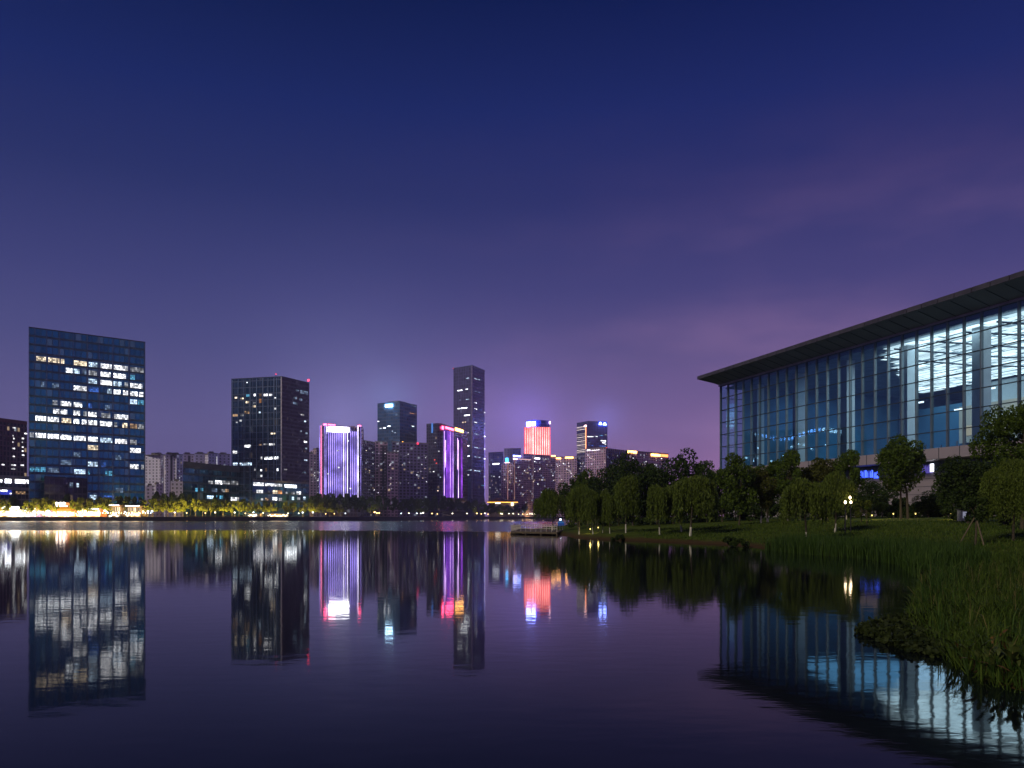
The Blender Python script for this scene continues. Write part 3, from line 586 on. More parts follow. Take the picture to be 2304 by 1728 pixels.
# --- right-hand rose blocks behind the trees
b = apartment('dark-banded apartment block at the foot of the horizontal-striped tower', 1297, 1319, 1028, 1026, 1120, M_apt_dark, 6, None, ywin=(1040, 1060))
b = apartment('pinkish apartment block with a lit roof line, left of the ribbed block', 1317, 1363, 1011.5, 1007.5, 1060, M_apt_beige, 10, 'rose apartment blocks', ywin=(1015, 1055))
b.panel(0, 1321, 1012, 1329, 1014, LIT['bright'], 'light_band'); b.panel(0, 1331, 1012.3, 1350, 1013.2, LIT['white'], 'light_band')
poly, zt = face2((1362.7, 1007.5), (1411.6, 1013.6), 1055, 25)
b = Bld('apartment_block', 'dark ribbed block rising above the treetops left of the amber roof lights', 'apartment building', poly, zt, M_apt_dark, bay=4, floor=3.2)
for i in range(11): b.strip(0, 1364.5 + i * 4.5, 1009 + i * .55, 1060, 1.0, mat('rib_rose', (.26, .2, .24)), 'rib', .0, .5)
b.panel(0, 1362.6, 1006.3, 1364.6, 1008, LIT['red'], 'beacon')
poly, zt = face2((1411.6, 1014.6), (1504, 1022), 1045, 25)
b = Bld('apartment_block', 'long apartment block with two glowing amber roof lights behind the treetops', 'apartment building', poly, zt, M_apt_beige2, bay=3.5, floor=3.2)
b.parapet(CONC, 1)
b.panel(0, 1412, 1014.5, 1432, 1019.5, SIGN_AM, 'roof_light'); b.panel(0, 1464.5, 1021.5, 1485, 1026.5, SIGN_AM, 'roof_light'); b.panel(0, 1487, 1022.5, 1502, 1028, emit('sign_orange', (1, .3, .08), 3.5, True), 'roof_light')
for j in range(18):
    x = random.uniform(1415, 1500); y = random.uniform(1028, 1052); b.window(0, x, y, x + 1.5, y + 1.3, random.choice(['bright', 'white', 'cool']), 1, 1)

# --- low pavilion with a curved roof on the far bank
Yp = 1080; rt = thing('roofed_pavilion', 'low pavilion with a curved roof and orange lit eaves below the rose apartments', 'pavilion', (X(1130, Yp), Yp, FG))
mb = MB(); mb.box(X(1102, Yp), Yp - 8, FG, X(1162, Yp), Yp + 12, Z(1131, Yp)); mb.build('wall', CONC, rt)
prof = [(1094, 1129.5), (1108, 1126), (1118, 1121.5), (1130, 1121), (1140, 1125.5), (1160, 1128.5), (1166, 1129.8)]
mb = MB()
for (x0, y0), (x1, y1) in zip(prof, prof[1:]):
    mb.face([(X(x0, Yp), Yp - 11, Z(y0, Yp)), (X(x1, Yp), Yp - 11, Z(y1, Yp)), (X(x1, Yp), Yp + 15, Z(y1, Yp) + 1), (X(x0, Yp), Yp + 15, Z(y0, Yp) + 1)])
mb.face([(X(x, Yp), Yp - 11, Z(y, Yp)) for x, y in prof[::-1]]); mb.build('roof', mat('brown_tile', (.16, .08, .07)), rt)
mb = MB(); mb.box(X(1096, Yp), Yp - 11.6, Z(1131, Yp), X(1165, Yp), Yp - 11.05, Z(1129.8, Yp)); mb.build('eave_light', LIT['amber'], rt)
mb = MB(); mb.box(X(1115, Yp), Yp - 9, Z(1133, Yp), X(1126, Yp), Yp - 8.1, Z(1131.2, Yp)); mb.build('window', emit('pavilion_white', (1, .95, .85), 5), rt)
mb = MB(); mb.box(X(1150, Yp), Yp - 12, Z(1138, Yp), X(1155, Yp), Yp - 8.2, Z(1131.1, Yp)); mb.build('door', emit('pavilion_warm', (1, .75, .45), 5), rt)

# ------------------------------------------------------------------ far bank: ground, wall, water
SH = [(-900, 430), (-400, 445), (0, 474), (327, 500), (560, 540), (700, 580), (800, 640), (900, 730), (1000, 850), (1100, 980), (1200, 1100), (1330, 1180), (1500, 1230), (2000, 1250), (3000, 1250)]
shore = [P2(a, y) for a, y in SH]
def shoreY(px): return float(np.interp(px, [a for a, _ in SH], [y for _, y in SH]))
mb = MB(); fl = [(p.x, p.y, FG) for p in shore]; mb.face(fl + [(2480, 2600, FG), (-2480, 2600, FG), (-2480, 430, FG)])
tag(mb.build('ground', mat('far_ground', (.05, .05, .05), .9, scale=.05)), kind='structure')
mb = MB()
for a, c in zip(shore, shore[1:]):
    mb.face([(a.x, a.y - .02, -1.5), (c.x, c.y - .02, -1.5), (c.x, c.y - .02, FG + .02), (a.x, a.y - .02, FG + .02)])
    mb.face([(a.x, a.y - .02, FG + .02), (c.x, c.y - .02, FG + .02), (c.x, c.y + 1.2, FG + .02), (a.x, a.y + 1.2, FG + .02)])
tag(mb.build('embankment_wall', mat('wet_stone', (.055, .05, .055), .7, scale=.3)), 'long dark stone embankment wall along the far shore', 'wall')

def water_mat():
    m = bpy.data.materials.new('lake_water'); m.use_nodes = True; nt = m.node_tree; b = nt.nodes['Principled BSDF']; N = nt.nodes.new; L = nt.links.new
    b.inputs['Base Color'].default_value = (.004, .006, .010, 1); b.inputs['IOR'].default_value = 1.185; b.inputs['Specular IOR Level'].default_value = .5
    geo = N('ShaderNodeNewGeometry'); sp = N('ShaderNodeSeparateXYZ'); L(geo.outputs['Position'], sp.inputs[0])
    # wind-ruffled stretch in the middle of the lake
    wob = N('ShaderNodeTexNoise'); wob.inputs['Scale'].default_value = .012; L(geo.outputs['Position'], wob.inputs['Vector'])
    ad = N('ShaderNodeMath'); ad.operation = 'MULTIPLY_ADD'; ad.inputs[1].default_value = 120; L(wob.outputs[0], ad.inputs[0]); L(sp.outputs['Y'], ad.inputs[2])
    def smooth(a, c):
        r = N('ShaderNodeMapRange'); r.interpolation_type = 'SMOOTHSTEP'; r.inputs[1].default_value = a; r.inputs[2].default_value = c; L(ad.outputs[0], r.inputs[0]); return r.outputs[0]
    up, dn = smooth(185, 215), smooth(520, 420)
    band = N('ShaderNodeMath'); band.operation = 'MULTIPLY'; L(up, band.inputs[0]); L(dn, band.inputs[1])
    rg = N('ShaderNodeMapRange'); rg.inputs[3].default_value = .042; rg.inputs[4].default_value = .20; L(band.outputs[0], rg.inputs[0]); L(rg.outputs[0], b.inputs['Roughness'])
    mp = N('ShaderNodeMapping'); mp.inputs['Scale'].default_value = (.8, 1.5, 1); L(geo.outputs['Position'], mp.inputs[0])
    nz = N('ShaderNodeTexNoise'); nz.inputs['Scale'].default_value = 1.6; nz.inputs['Detail'].default_value = 3; L(mp.outputs[0], nz.inputs['Vector'])
    bp = N('ShaderNodeBump'); bp.inputs['Strength'].default_value = .03; bp.inputs['Distance'].default_value = .08; L(nz.outputs[0], bp.inputs['Height']); L(bp.outputs[0], b.inputs['Normal'])
    return m
mb = MB(); mb.face([(-2490, -120, 0), (2490, -120, 0), (2490, 2610, 0), (-2490, 2610, 0)])
tag(mb.build('water', water_mat()), kind='structure')

# ------------------------------------------------------------------ right bank terrain
SHN = [(1196, 158), (1204, 140), (1222, 122), (1255, 108), (1300, 90.4), (1360, 86), (1420, 83), (1540, 75.5), (1640, 70.6), (1690, 65), (1740, 58.5), (1850, 51.4), (1950, 47.6), (2040, 41), (2080, 32.7), (2062, 24), (2045, 19), (2095, 15.6), (2150, 13.6), (2205, 12), (2304, 11.3), (2600, 10.9), (3200, 10.6)]
bank = [tuple(P2(a, y)) for a, y in SHN] + [(22, 9), (45, 4), (70, -30), (420, -30), (420, 700), (60, 560), (38, 420), (27, 300), (15, 225)]
BK = np.array(bank)
def sdist(pts):
    a = BK; c = np.roll(BK, -1, 0); d = np.full(len(pts), 1e9); ins = np.zeros(len(pts), bool)
    for p, q in zip(a, c):
        e = q - p; w = pts - p; t = np.clip((w @ e) / (e @ e), 0, 1); d = np.minimum(d, np.hypot(*(w - t[:, None] * e).T))
        cond = (p[1] > pts[:, 1]) != (q[1] > pts[:, 1])
        with np.errstate(divide='ignore', invalid='ignore'):
            xi = (q[0] - p[0]) * (pts[:, 1] - p[1]) / (q[1] - p[1]) + p[0]
        ins ^= cond & (pts[:, 0] < xi)
    return np.where(ins, d, -d)
def gz(pts):
    pts = np.atleast_2d(np.array(pts, dtype=float)); d = sdist(pts)
    z = np.interp(d, [-8, -1, 0, .5, 3, 9, 20, 36, 60], [-1.6, -.35, -.04, .12, .36, .80, 1.45, 2.25, 2.45])
    return z + np.clip(d, 0, 6) / 6 * (.07 * np.sin(pts[:, 0] * .31 + 1) * np.cos(pts[:, 1] * .23) + .03 * np.sin(pts[:, 0] * 1.1) * np.sin(pts[:, 1] * .9 + .5))
def G(x, y): return float(gz([(x, y)])[0])
xs = np.concatenate([np.arange(-2, 50, .8), np.arange(50, 110, 2.5), np.arange(110, 420, 12)])
ys = np.concatenate([np.arange(-10, 70, .8), np.arange(70, 170, 2), np.arange(170, 700, 12)])
gx, gy = np.meshgrid(xs, ys); pts = np.stack([gx.ravel(), gy.ravel()], 1); zz = gz(pts)
nx, ny = len(xs), len(ys); i0 = (np.arange(ny - 1)[:, None] * nx + np.arange(nx - 1)[None]).ravel()
q = np.stack([i0, i0 + 1, i0 + 1 + nx, i0 + nx], 1); keep = zz[q].max(1) > -1.0; q = q[keep]
def lawn_mat():
    m = bpy.data.materials.new('lawn'); m.use_nodes = True; nt = m.node_tree; b = nt.nodes['Principled BSDF']; N = nt.nodes.new; L = nt.links.new
    geo = N('ShaderNodeNewGeometry'); b.inputs['Roughness'].default_value = .95; b.inputs['Specular IOR Level'].default_value = .05
    n1 = N('ShaderNodeTexNoise'); n1.inputs['Scale'].default_value = .35; n1.inputs['Detail'].default_value = 8; n1.inputs['Roughness'].default_value = .7; L(geo.outputs['Position'], n1.inputs['Vector'])
    r = N('ShaderNodeValToRGB'); e = r.color_ramp.elements; e[0].position = .32; e[0].color = (.036, .055, .008, 1); e[1].position = .68; e[1].color = (.095, .125, .020, 1); L(n1.outputs[0], r.inputs[0])
    sp = N('ShaderNodeSeparateXYZ'); L(geo.outputs['Position'], sp.inputs[0]); n2 = N('ShaderNodeTexNoise'); n2.inputs['Scale'].default_value = 1.2; n2.inputs['Detail'].default_value = 5; L(geo.outputs['Position'], n2.inputs['Vector'])
    ma = N('ShaderNodeMath'); ma.operation = 'MULTIPLY_ADD'; ma.inputs[1].default_value = -.5; L(n2.outputs[0], ma.inputs[0]); L(sp.outputs['Z'], ma.inputs[2])
    mr = N('ShaderNodeMapRange'); mr.inputs[1].default_value = -.12; mr.inputs[2].default_value = .12; L(ma.outputs[0], mr.inputs[0])
    mx = N('ShaderNodeMix'); mx.data_type = 'RGBA'; L(mr.outputs[0], mx.inputs[0]); mx.inputs[6].default_value = (.065, .038, .020, 1); L(r.outputs[0], mx.inputs[7]); L(mx.outputs[2], b.inputs['Base Color'])
    bp = N('ShaderNodeBump'); bp.inputs['Strength'].default_value = .8; bp.inputs['Distance'].default_value = .12
    n3 = N('ShaderNodeTexNoise'); n3.inputs['Scale'].default_value = 6; n3.inputs['Detail'].default_value = 4; L(geo.outputs['Position'], n3.inputs['Vector']); L(n3.outputs[0], bp.inputs['Height']); L(bp.outputs[0], b.inputs['Normal'])
    return m
tag(np_mesh('lawn', np.stack([pts[:, 0], pts[:, 1], zz], 1), q.ravel(), [4] * len(q), lawn_mat(), smooth=True), kind='structure')

# ------------------------------------------------------------------ trees
def leaf_mat(name, lo, hi, rough=.6):
    m = bpy.data.materials.new(name); m.use_nodes = True; nt = m.node_tree; b = nt.nodes['Principled BSDF']; N = nt.nodes.new; L = nt.links.new
    geo = N('ShaderNodeNewGeometry'); r = N('ShaderNodeValToRGB'); r.color_ramp.elements[0].color = (*lo, 1); r.color_ramp.elements[1].color = (*hi, 1); L(geo.outputs['Random Per Island'], r.inputs[0])
    L(r.outputs[0], b.inputs['Base Color']); b.inputs['Roughness'].default_value = rough; b.inputs['Specular IOR Level'].default_value = .15
    out = nt.nodes['Material Output']; tr = N('ShaderNodeBsdfTranslucent'); L(r.outputs[0], tr.inputs[0]); mx = N('ShaderNodeMixShader'); mx.inputs[0].default_value = .3
    L(b.outputs[0], mx.inputs[1]); L(tr.outputs[0], mx.inputs[2]); L(mx.outputs[0], out.inputs[0]); return m
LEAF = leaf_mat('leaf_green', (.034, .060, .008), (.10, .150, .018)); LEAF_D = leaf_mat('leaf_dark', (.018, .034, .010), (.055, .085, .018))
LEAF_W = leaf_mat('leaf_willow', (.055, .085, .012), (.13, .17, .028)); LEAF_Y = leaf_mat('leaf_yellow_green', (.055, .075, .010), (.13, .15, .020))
LEAF_R = leaf_mat('leaf_russet', (.042, .050, .012), (.11, .115, .022))
BARK = mat('bark', (.07, .055, .04), .9, scale=6); WHITE_P = mat('whitewash', (.50, .47, .42), .9, scale=4, var=.15)

def leaves(name, cen, size, mat_, parent, droop=.0, narrow=.6, seed=0):
    """one leaf-sized quad per centre, each turned its own way"""
    r = np.random.default_rng(seed); n = len(cen)
    a = r.normal(size=(n, 3)); a /= np.linalg.norm(a, axis=1)[:, None]
    if droop: a = a * (1 - droop) + np.array([0, 0, -1.0]) * droop; a /= np.linalg.norm(a, axis=1)[:, None]
    t = r.normal(size=(n, 3)); bb = np.cross(a, t); bb /= np.linalg.norm(bb, axis=1)[:, None]
    s = size * r.uniform(.6, 1.35, n)[:, None]; a = a * s; bb = bb * s * narrow * .5
    V = np.stack([cen - a * .5, cen + bb, cen + a * .5, cen - bb], 1).reshape(-1, 3)
    return np_mesh(name, V, np.arange(4 * n), [4] * n, mat_, parent)
def broadleaf(name, label, cat, H, Rr, base, nl, size, seed, m=LEAF, lumps=26, paint=True, squash=1.0, group=None):
    r = np.random.default_rng(seed); t = thing(name, label, cat, (0, 0, 0), group)
    cz = (H + base) / 2; hz = (H - base) / 2; cen = []
    ph = r.uniform(0, 6.28, lumps); u = r.uniform(-.85, 1, lumps); rr = r.uniform(.35, .98, lumps)
    lp = np.stack([np.cos(ph) * np.sqrt(1 - u * u) * Rr * rr, np.sin(ph) * np.sqrt(1 - u * u) * Rr * rr, cz + u * hz * r.uniform(.68, .90, lumps) * squash], 1)
    lr = r.uniform(.15, .40, lumps) * min(Rr, hz)
    w = lr ** 2; k = r.choice(lumps, nl, p=w / w.sum()); d = r.normal(size=(nl, 3)); d /= np.linalg.norm(d, axis=1)[:, None]
    cen = lp[k] + d * (lr[k] * r.uniform(.55, 1.12, nl) ** .6)[:, None]
    stray = r.random(nl) < .04; cen[stray] += r.normal(size=(stray.sum(), 3)) * .07 * Rr
    leaves('crown', cen, size, m, t, .1, .65, seed)
    mb = MB(); r0 = .014 * H + .03; bend = r.normal(size=2) * .05 * H
    mid = Vector((bend[0] * .4, bend[1] * .4, base + .1 * H)); top = Vector((bend[0], bend[1], H * .82))
    mb.tube([(0, 0, -.4), (0, 0, .15), (bend[0] * .2, bend[1] * .2, base * .6), mid, top], [r0 * 1.5, r0, r0 * .8, r0 * .65, r0 * .15], 7)
    for i in range(min(6, lumps)):
        p = lp[i]; st = mid.lerp(top, .1 * i); mb.tube([st, (st + Vector(p)) / 2 + Vector((0, 0, .03 * H)), p], [r0 * .4, r0 * .25, r0 * .06], 5)
    tr = mb.build('trunk', BARK, t, True)
    if paint:
        mb = MB(); mb.tube([(0, 0, -.35), (0, 0, .15), (bend[0] * .2 * .5, bend[1] * .2 * .5, min(1.1, base * .8))], [r0 * 1.56, r0 * 1.06, r0 * .95], 7); mb.build('painted_base', WHITE_P, tr, True)
    return t
def willow(name, label, H, Rr, base, ns, seed, m=LEAF_W, group=None, paint=True, lsize=None):
    r = np.random.default_rng(seed); t = thing(name, label, 'tree', (0, 0, 0), group); cen = []
    lumps = 11; lph = r.uniform(0, 6.28, lumps); lrd = np.sqrt(r.random(lumps)) * Rr * .62; lz = H * (.93 - .33 * (lrd / Rr) ** 2 - r.uniform(0, .16, lumps)); lr = r.uniform(.26, .42, lumps) * Rr
    for i in range(ns):
        k = r.integers(lumps); a = r.uniform(0, 6.28); e = math.acos(r.uniform(0, 1))
        p = np.array([math.cos(lph[k]) * lrd[k] + lr[k] * math.cos(a) * math.sin(e), math.sin(lph[k]) * lrd[k] + lr[k] * math.sin(a) * math.sin(e), lz[k] + lr[k] * .7 * math.cos(e)])
        rad = math.hypot(p[0], p[1]) / Rr; ln = (p[2] - base) * r.uniform(.15, .95) * (.5 + .55 * min(1, rad)); nn = max(4, int(ln / .16)); out = p[:2] / (np.linalg.norm(p[:2]) + 1e-6)
        sw = r.normal(size=2) * .06
        for j in range(nn):
            f = j / nn; cen.append([p[0] + out[0] * (.12 * Rr * math.sqrt(f)) + sw[0] * f * 2, p[1] + out[1] * (.12 * Rr * math.sqrt(f)) + sw[1] * f * 2, p[2] - f * ln])
    cen = np.array(cen); cen += r.normal(size=cen.shape) * .06
    leaves('crown', cen, lsize or .24 + .012 * H, m, t, .62, .34, seed)
    mb = MB(); r0 = .012 * H + .025; b0 = r.normal(size=2) * .06 * H; fork = Vector((b0[0] * .5, b0[1] * .5, H * .42))
    mb.tube([(0, 0, -.4), (0, 0, .1), (b0[0] * .2, b0[1] * .2, H * .2), fork], [r0 * 1.5, r0, r0 * .85, r0 * .7], 7)
    for i in range(5):
        q = Vector((math.cos(lph[i]) * lrd[i], math.sin(lph[i]) * lrd[i], lz[i])); mb.tube([fork, fork.lerp(q, .5) + Vector((0, 0, .05 * H)), q], [r0 * .5, r0 * .3, r0 * .08], 5)
    tr = mb.build('trunk', BARK, t, True)
    if not paint: return t
    mb = MB(); hh = min(1.0, H * .15); mb.tube([(0, 0, -.35), (0, 0, .1), (b0[0] * .2, b0[1] * .2, hh)], [r0 * 1.56, r0 * 1.07, r0 * .97], 7); mb.build('painted_base', WHITE_P, tr, True)
    return t

# near bank: every tree placed by trunk column, distance, crown top row, crown half width in rows
protos = {}
def proto(kind):
    if kind not in protos:
        f = {'w1': lambda: willow('willow_tree', '', 7, 2.6, .9, 1250, 11), 'w2': lambda: willow('willow_tree', '', 7, 2.6, 1.1, 1200, 12), 'w3': lambda: willow('willow_tree', '', 7, 2.5, .8, 1250, 13),
             'b1': lambda: broadleaf('broadleaf_tree', '', 'tree', 8, 3.0, 1.2, 7500, .30, 21, LEAF, 30, False), 'b2': lambda: broadleaf('broadleaf_tree', '', 'tree', 8, 2.8, 1.9, 6500, .30, 22, LEAF_R),
             'b3': lambda: broadleaf('broadleaf_tree', '', 'tree', 8, 3.2, .9, 8000, .30, 23, LEAF_D, 36, False), 'b4': lambda: broadleaf('broadleaf_tree', '', 'tree', 8, 2.6, 1.9, 6000, .28, 24, LEAF, 24)}[kind]
        protos[kind] = [f(), False]
    return protos[kind]
SIZE = {'w1': (7, 2.75), 'w2': (7, 2.75), 'w3': (7, 2.65), 'b1': (8, 3.1), 'b2': (8, 2.9), 'b3': (8, 3.3), 'b4': (8, 2.7)}
def plant(kind, px, Y, top, half, label, rot=None, group=None):
    x = X(px, Y); g = G(x, Y); H = Z(top, Y) - g; w = half / F * Y; h0, r0 = SIZE[kind]
    loc = (x, Y, g); sc = (w / r0, w / r0, H / h0); rz = random.uniform(0, 6.28) if rot is None else rot
    p = proto(kind)
    if not p[1]:
        o = p[0]; p[1] = True; o.location = loc; o.scale = sc; o.rotation_euler = (0, 0, rz); o['label'] = label
    else: o = dup(p[0], loc, rz, sc, label)
    if group: o['group'] = group
    elif 'group' in o: del o['group']
    return o
NW, NB = 'willows on the right bank', 'broadleaf trees on the right bank'
for a in [
 ('w2', 1243, 120, 1098, 42, 'darkest bluish willow at the tip of the right bank beside the jetty', None, NW),
 ('w1', 1303, 101, 1088, 40, 'grey-green willow second from the jetty', None, NW),
 ('w3', 1334, 97, 1095, 30, 'small willow whose trunk glows amber from a lamp, right of the jetty', None, NW),
 ('w2', 1356, 98, 1100, 24, 'slim leaning willow with a white trunk base, left of the paired trunks', None, NW),
 ('w1', 1372, 94, 1108, 24, 'short willow with the whitest thin trunk on the grass bank', None, NW),
 ('w3', 1408, 92, 1063, 40, 'tall olive willow with a thick whitewashed trunk midway along the bank', None, NW),
 ('w1', 1484, 87, 1088, 40, 'willow with one straight thin white trunk left of the broad willow', None, NW),
 ('w2', 1533, 89, 1072, 48, 'willow with a grey leaning trunk half hidden by the broad willow', None, NW),
 ('w3', 1553, 82, 1063, 62, 'broadest weeping willow with strands sweeping low over the bank', None, NW),
 ('w1', 1815, 66, 1072, 62, 'willow leaning over the reeds with a forked white-based trunk', None, NW),
 ('w2', 1879, 76, 1060, 52, 'weeping willow with a stout white trunk on the lawn beside the lamps', None, NW),
 ('w3', 1901, 79, 1090, 30, 'thin willow with a flared white trunk just left of the lamp post', None, NW),
 ('b3', 1290, 150, 1074, 34, 'low dark broadleaf tree behind the grey-green willow', None, NB),
 ('b1', 1322, 140, 1058, 36, 'dark tree behind the willows below the lit rose apartments', None, NB),
 ('b3', 1375, 135, 1042, 46, 'dark broadleaf tree rising left of the rounded double peak', None, NB),
 ('b3', 1424, 125, 1026, 50, 'rounded dark treetop in front of the amber roof lights', None, NB),
 ('b1', 1455, 130, 1046, 38, 'lower dark tree filling the dip between the two rounded peaks', None, NB),
 ('b3', 1530, 122, 1019, 58, 'highest rounded dark tree at the middle of the bank', None, NB),
 ('b1', 1582, 128, 1040, 40, 'dark tree at the right shoulder of the highest rounded tree', None, NB),
 ('b3', 1612, 132, 1062, 40, 'dark tree just left of the hall corner', None, NB),
 ('b1', 1663, 96, 1023, 48, 'tree with a tall slim pale trunk in front of the hall corner', None, NB),
 ('b2', 1712, 98, 1058, 40, 'russet tree with a white trunk on the lawn, left of the flat-topped tree', None, NB),
 ('b4', 1727, 104, 1036, 44, 'tree with a short pale trunk behind the russet tree', None, NB),
 ('b4', 1772, 100, 1010, 34, 'flat-topped tree standing clear against the hall glass', None, NB),
 ('b2', 1800, 104, 1052, 44, 'olive tree between the flat-topped tree and the leaning willow', None, NB),
 ('b2', 1846, 102, 1032, 44, 'russet tree in front of the hall left of the tall narrow top', None, NB),
 ('b4', 1904, 100, 1010, 36, 'narrow-topped russet tree in front of the pale hall ledge', None, NB),
 ('b3', 1965, 112, 1080, 44, 'dark tree left of the tall round tree, under the blue sign', None, NB),
 ('b3', 2100, 104, 1108, 40, 'dark low tree right of the tall round tree in front of the hall base', None, NB),
 ('b3', 2150, 92, 1052, 42, 'dark tree at the left flank of the large right-edge trees', None, NB),
]: plant(*a)
t = broadleaf('broadleaf_tree', 'tall round tree standing alone in front of the bright hall glass', 'tree', 10, 3.15, 2.9, 9000, .30, 31, LEAF, 30, False, group=NB)
x = X(2027, 96); t.location = (x, 96, G(x, 96)); t.scale = (.95, .95, 1.0)
mb = MB(); mb.tube([(.75, -.3, -.3), (.72, -.3, .1), (.65, -.2, 3.2), (.4, 0, 4.5)], [.26, .18, .13, .09], 7); o = mb.build('trunk', BARK, None, True); o.parent = t
def big(lab, px, Y, top, half, m, seed, nl, size, base, squash=1.0):
    x = X(px, Y); g = G(x, Y); H = Z(top, Y) - g; t = broadleaf('broadleaf_tree', lab, 'tree', H, half / F * Y, base, nl, size, seed, m, 40, False, squash, NB); t.location = (x, Y, g)
big('largest tree at the right edge with sprays of leaves reaching over the hall glass', 2300, 62, 900, 105, LEAF, 41, 22000, .20, 1.6)
big('dark leafy tree below the bright hall ledge, left of the right-edge giant', 2178, 78, 1018, 62, LEAF_D, 42, 12000, .24, 1.0)
x = X(2280, 52); H = Z(1035, 52) - G(x, 52); t = willow('willow_tree', 'drooping willow low in front of the right-edge giant', H, 74 / F * 52, .4, 4200, 43, LEAF_W, NW, False, .17); t.location = (x, 52, G(x, 52))
# young tree held by slanted stakes
x = X(2195, 50); g = G(x, 50); t = broadleaf('young_tree', 'young tree held by slanted wooden stakes on the bank', 'tree', 3.0, 1.0, 1.3, 900, .2, 51, LEAF_D, 10, False); t.location = (x, 50, g)
for k in range(3):
    a = 2.1 * k + .5; mb = MB(); mb.tube([(x + 1.0 * math.cos(a), 50 + 1.0 * math.sin(a), g - .2), (x + .05 * math.cos(a), 50 + .05 * math.sin(a), g + 1.7)], [.045, .04], 6); mb.build('stake', mat('stake_wood', (.13, .10, .07), .8), t)
# sapling in lamp light and shrubs along the lawn edge
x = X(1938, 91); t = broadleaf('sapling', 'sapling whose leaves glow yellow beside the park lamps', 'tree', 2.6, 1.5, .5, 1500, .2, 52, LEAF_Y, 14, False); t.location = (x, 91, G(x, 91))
x = X(1951, 84); t = broadleaf('sapling', 'thin bare-stemmed sapling on the lawn right of the glowing leaves', 'tree', 2.0, .4, 1.0, 160, .16, 53, LEAF, 5, False); t.location = (x, 84, G(x, 84))
shrub0 = None
SHR = [(1985, 108, 1.3, 'dark shrub left of the tall round tree trunks'), (2060, 106, 1.1, 'shrub right of the tall round tree trunks'), (2088, 105, 1.5, 'bushy shrub before the pale hall wall'), (2112, 104, 1.2, 'shrub in front of the hall wall, left of the lit kiosk'),
       (2135, 88, 1.0, 'amber-lit shrub left of the white kiosk'), (2160, 86, .8, 'low shrub touching the white kiosk'), (1640, 66, .8, 'leafy green bush at the waterline below the hall corner'), (1660, 65, .7, 'small bush at the waterline left of the reeds'), (1395, 82, .7, 'round bush on the waterline below the thick-trunked willow'),
       (1850, 104, 1.1, 'shrub behind the stout white willow trunk'), (1760, 112, 1.4, 'dark shrub in the shade of the flat-topped tree'), (1690, 114, 1.3, 'dark shrub behind the slim pale trunk'), (1590, 118, 1.5, 'dark shrub under the right shoulder of the highest tree'),
       (1300, 135, 1.6, 'dark shrub behind the two left willows'), (1345, 130, 1.8, 'dark shrub behind the amber-lit trunk'), (1392, 128, 2.0, 'tall dark shrub behind the thick-trunked willow'), (1440, 124, 2.0, 'dark shrub left of the straight thin trunk'), (1478, 122, 2.0, 'dark shrub behind the straight thin trunk'), (1515, 120, 2.1, 'dark shrub behind the grey leaning trunk'), (1555, 119, 2.1, 'dark shrub behind the broadest weeping willow'), (1625, 117, 2.1, 'dark shrub at the foot of the hall corner'), (1655, 118, 2.0, 'dark shrub left of the tall slim pale trunk'), (1725, 116, 2.0, 'dark shrub behind the russet tree with the white trunk'), (1790, 116, 2.0, 'dark shrub left of the leaning willow crown'), (1825, 115, 1.8, 'dark shrub between the leaning willow and the stout trunk'), (1885, 116, 1.9, 'dark shrub behind the two park lamps'), (1925, 114, 1.8, 'dark shrub behind the glowing sapling'), (2025, 114, 1.7, 'dark shrub directly behind the tall round tree'), (2200, 82, 1.6, 'dark shrub under the right-edge trees'), (2260, 72, 1.7, 'dark shrub at the right edge behind the drooping willow')]
for px, Y, s, lab in SHR:
    x = X(px, Y)
    if shrub0 is None: shrub0 = o = broadleaf('shrub', lab, 'shrub', 1.6, 1.3, .05, 1500, .2, 61, LEAF_D, 12, False, group='shrubs on the right bank')
    else: o = dup(shrub0, label=lab)
    o.location = (x, Y, G(x, Y) - .05); o.scale = (s, s, s); o.rotation_euler = (0, 0, random.uniform(0, 6))

# clipped hedges that close the view under the crowns
def hedge(lab, x0, y0, x1, y1, h, seed):
    a, c = P2(x0, y0), P2(x1, y1); r = np.random.default_rng(seed); L_ = (c - a).length; n = int(L_ * 260); f = r.random(n); e = np.array(c - a); nn = np.array([-e[1], e[0]]) / L_
    off = r.uniform(-.9, .9, n); hh = h * (1 + .10 * np.sin(f * L_ * .9) + .08 * np.sin(f * L_ * 2.3 + 1)); base = np.array(a) + f[:, None] * e + nn * off[:, None]; g = gz(base); z = g + hh * r.random(n) ** .7 * (1 - .15 * off ** 2)
    o = leaves('hedge', np.column_stack([base, z]), .34, LEAF_D, None, 0, .7, seed); return tag(o, lab, 'hedge')
hedge('long dark hedge behind the willows from the jetty to the hall corner', 1278, 150, 1622, 128, 2.9, 81)
hedge('dark hedge along the lawn at the foot of the hall', 1612, 124, 2000, 118, 3.1, 82)
hedge('lower hedge under the lit kiosk window of the hall base', 1995, 116, 2330, 92, 1.6, 83)
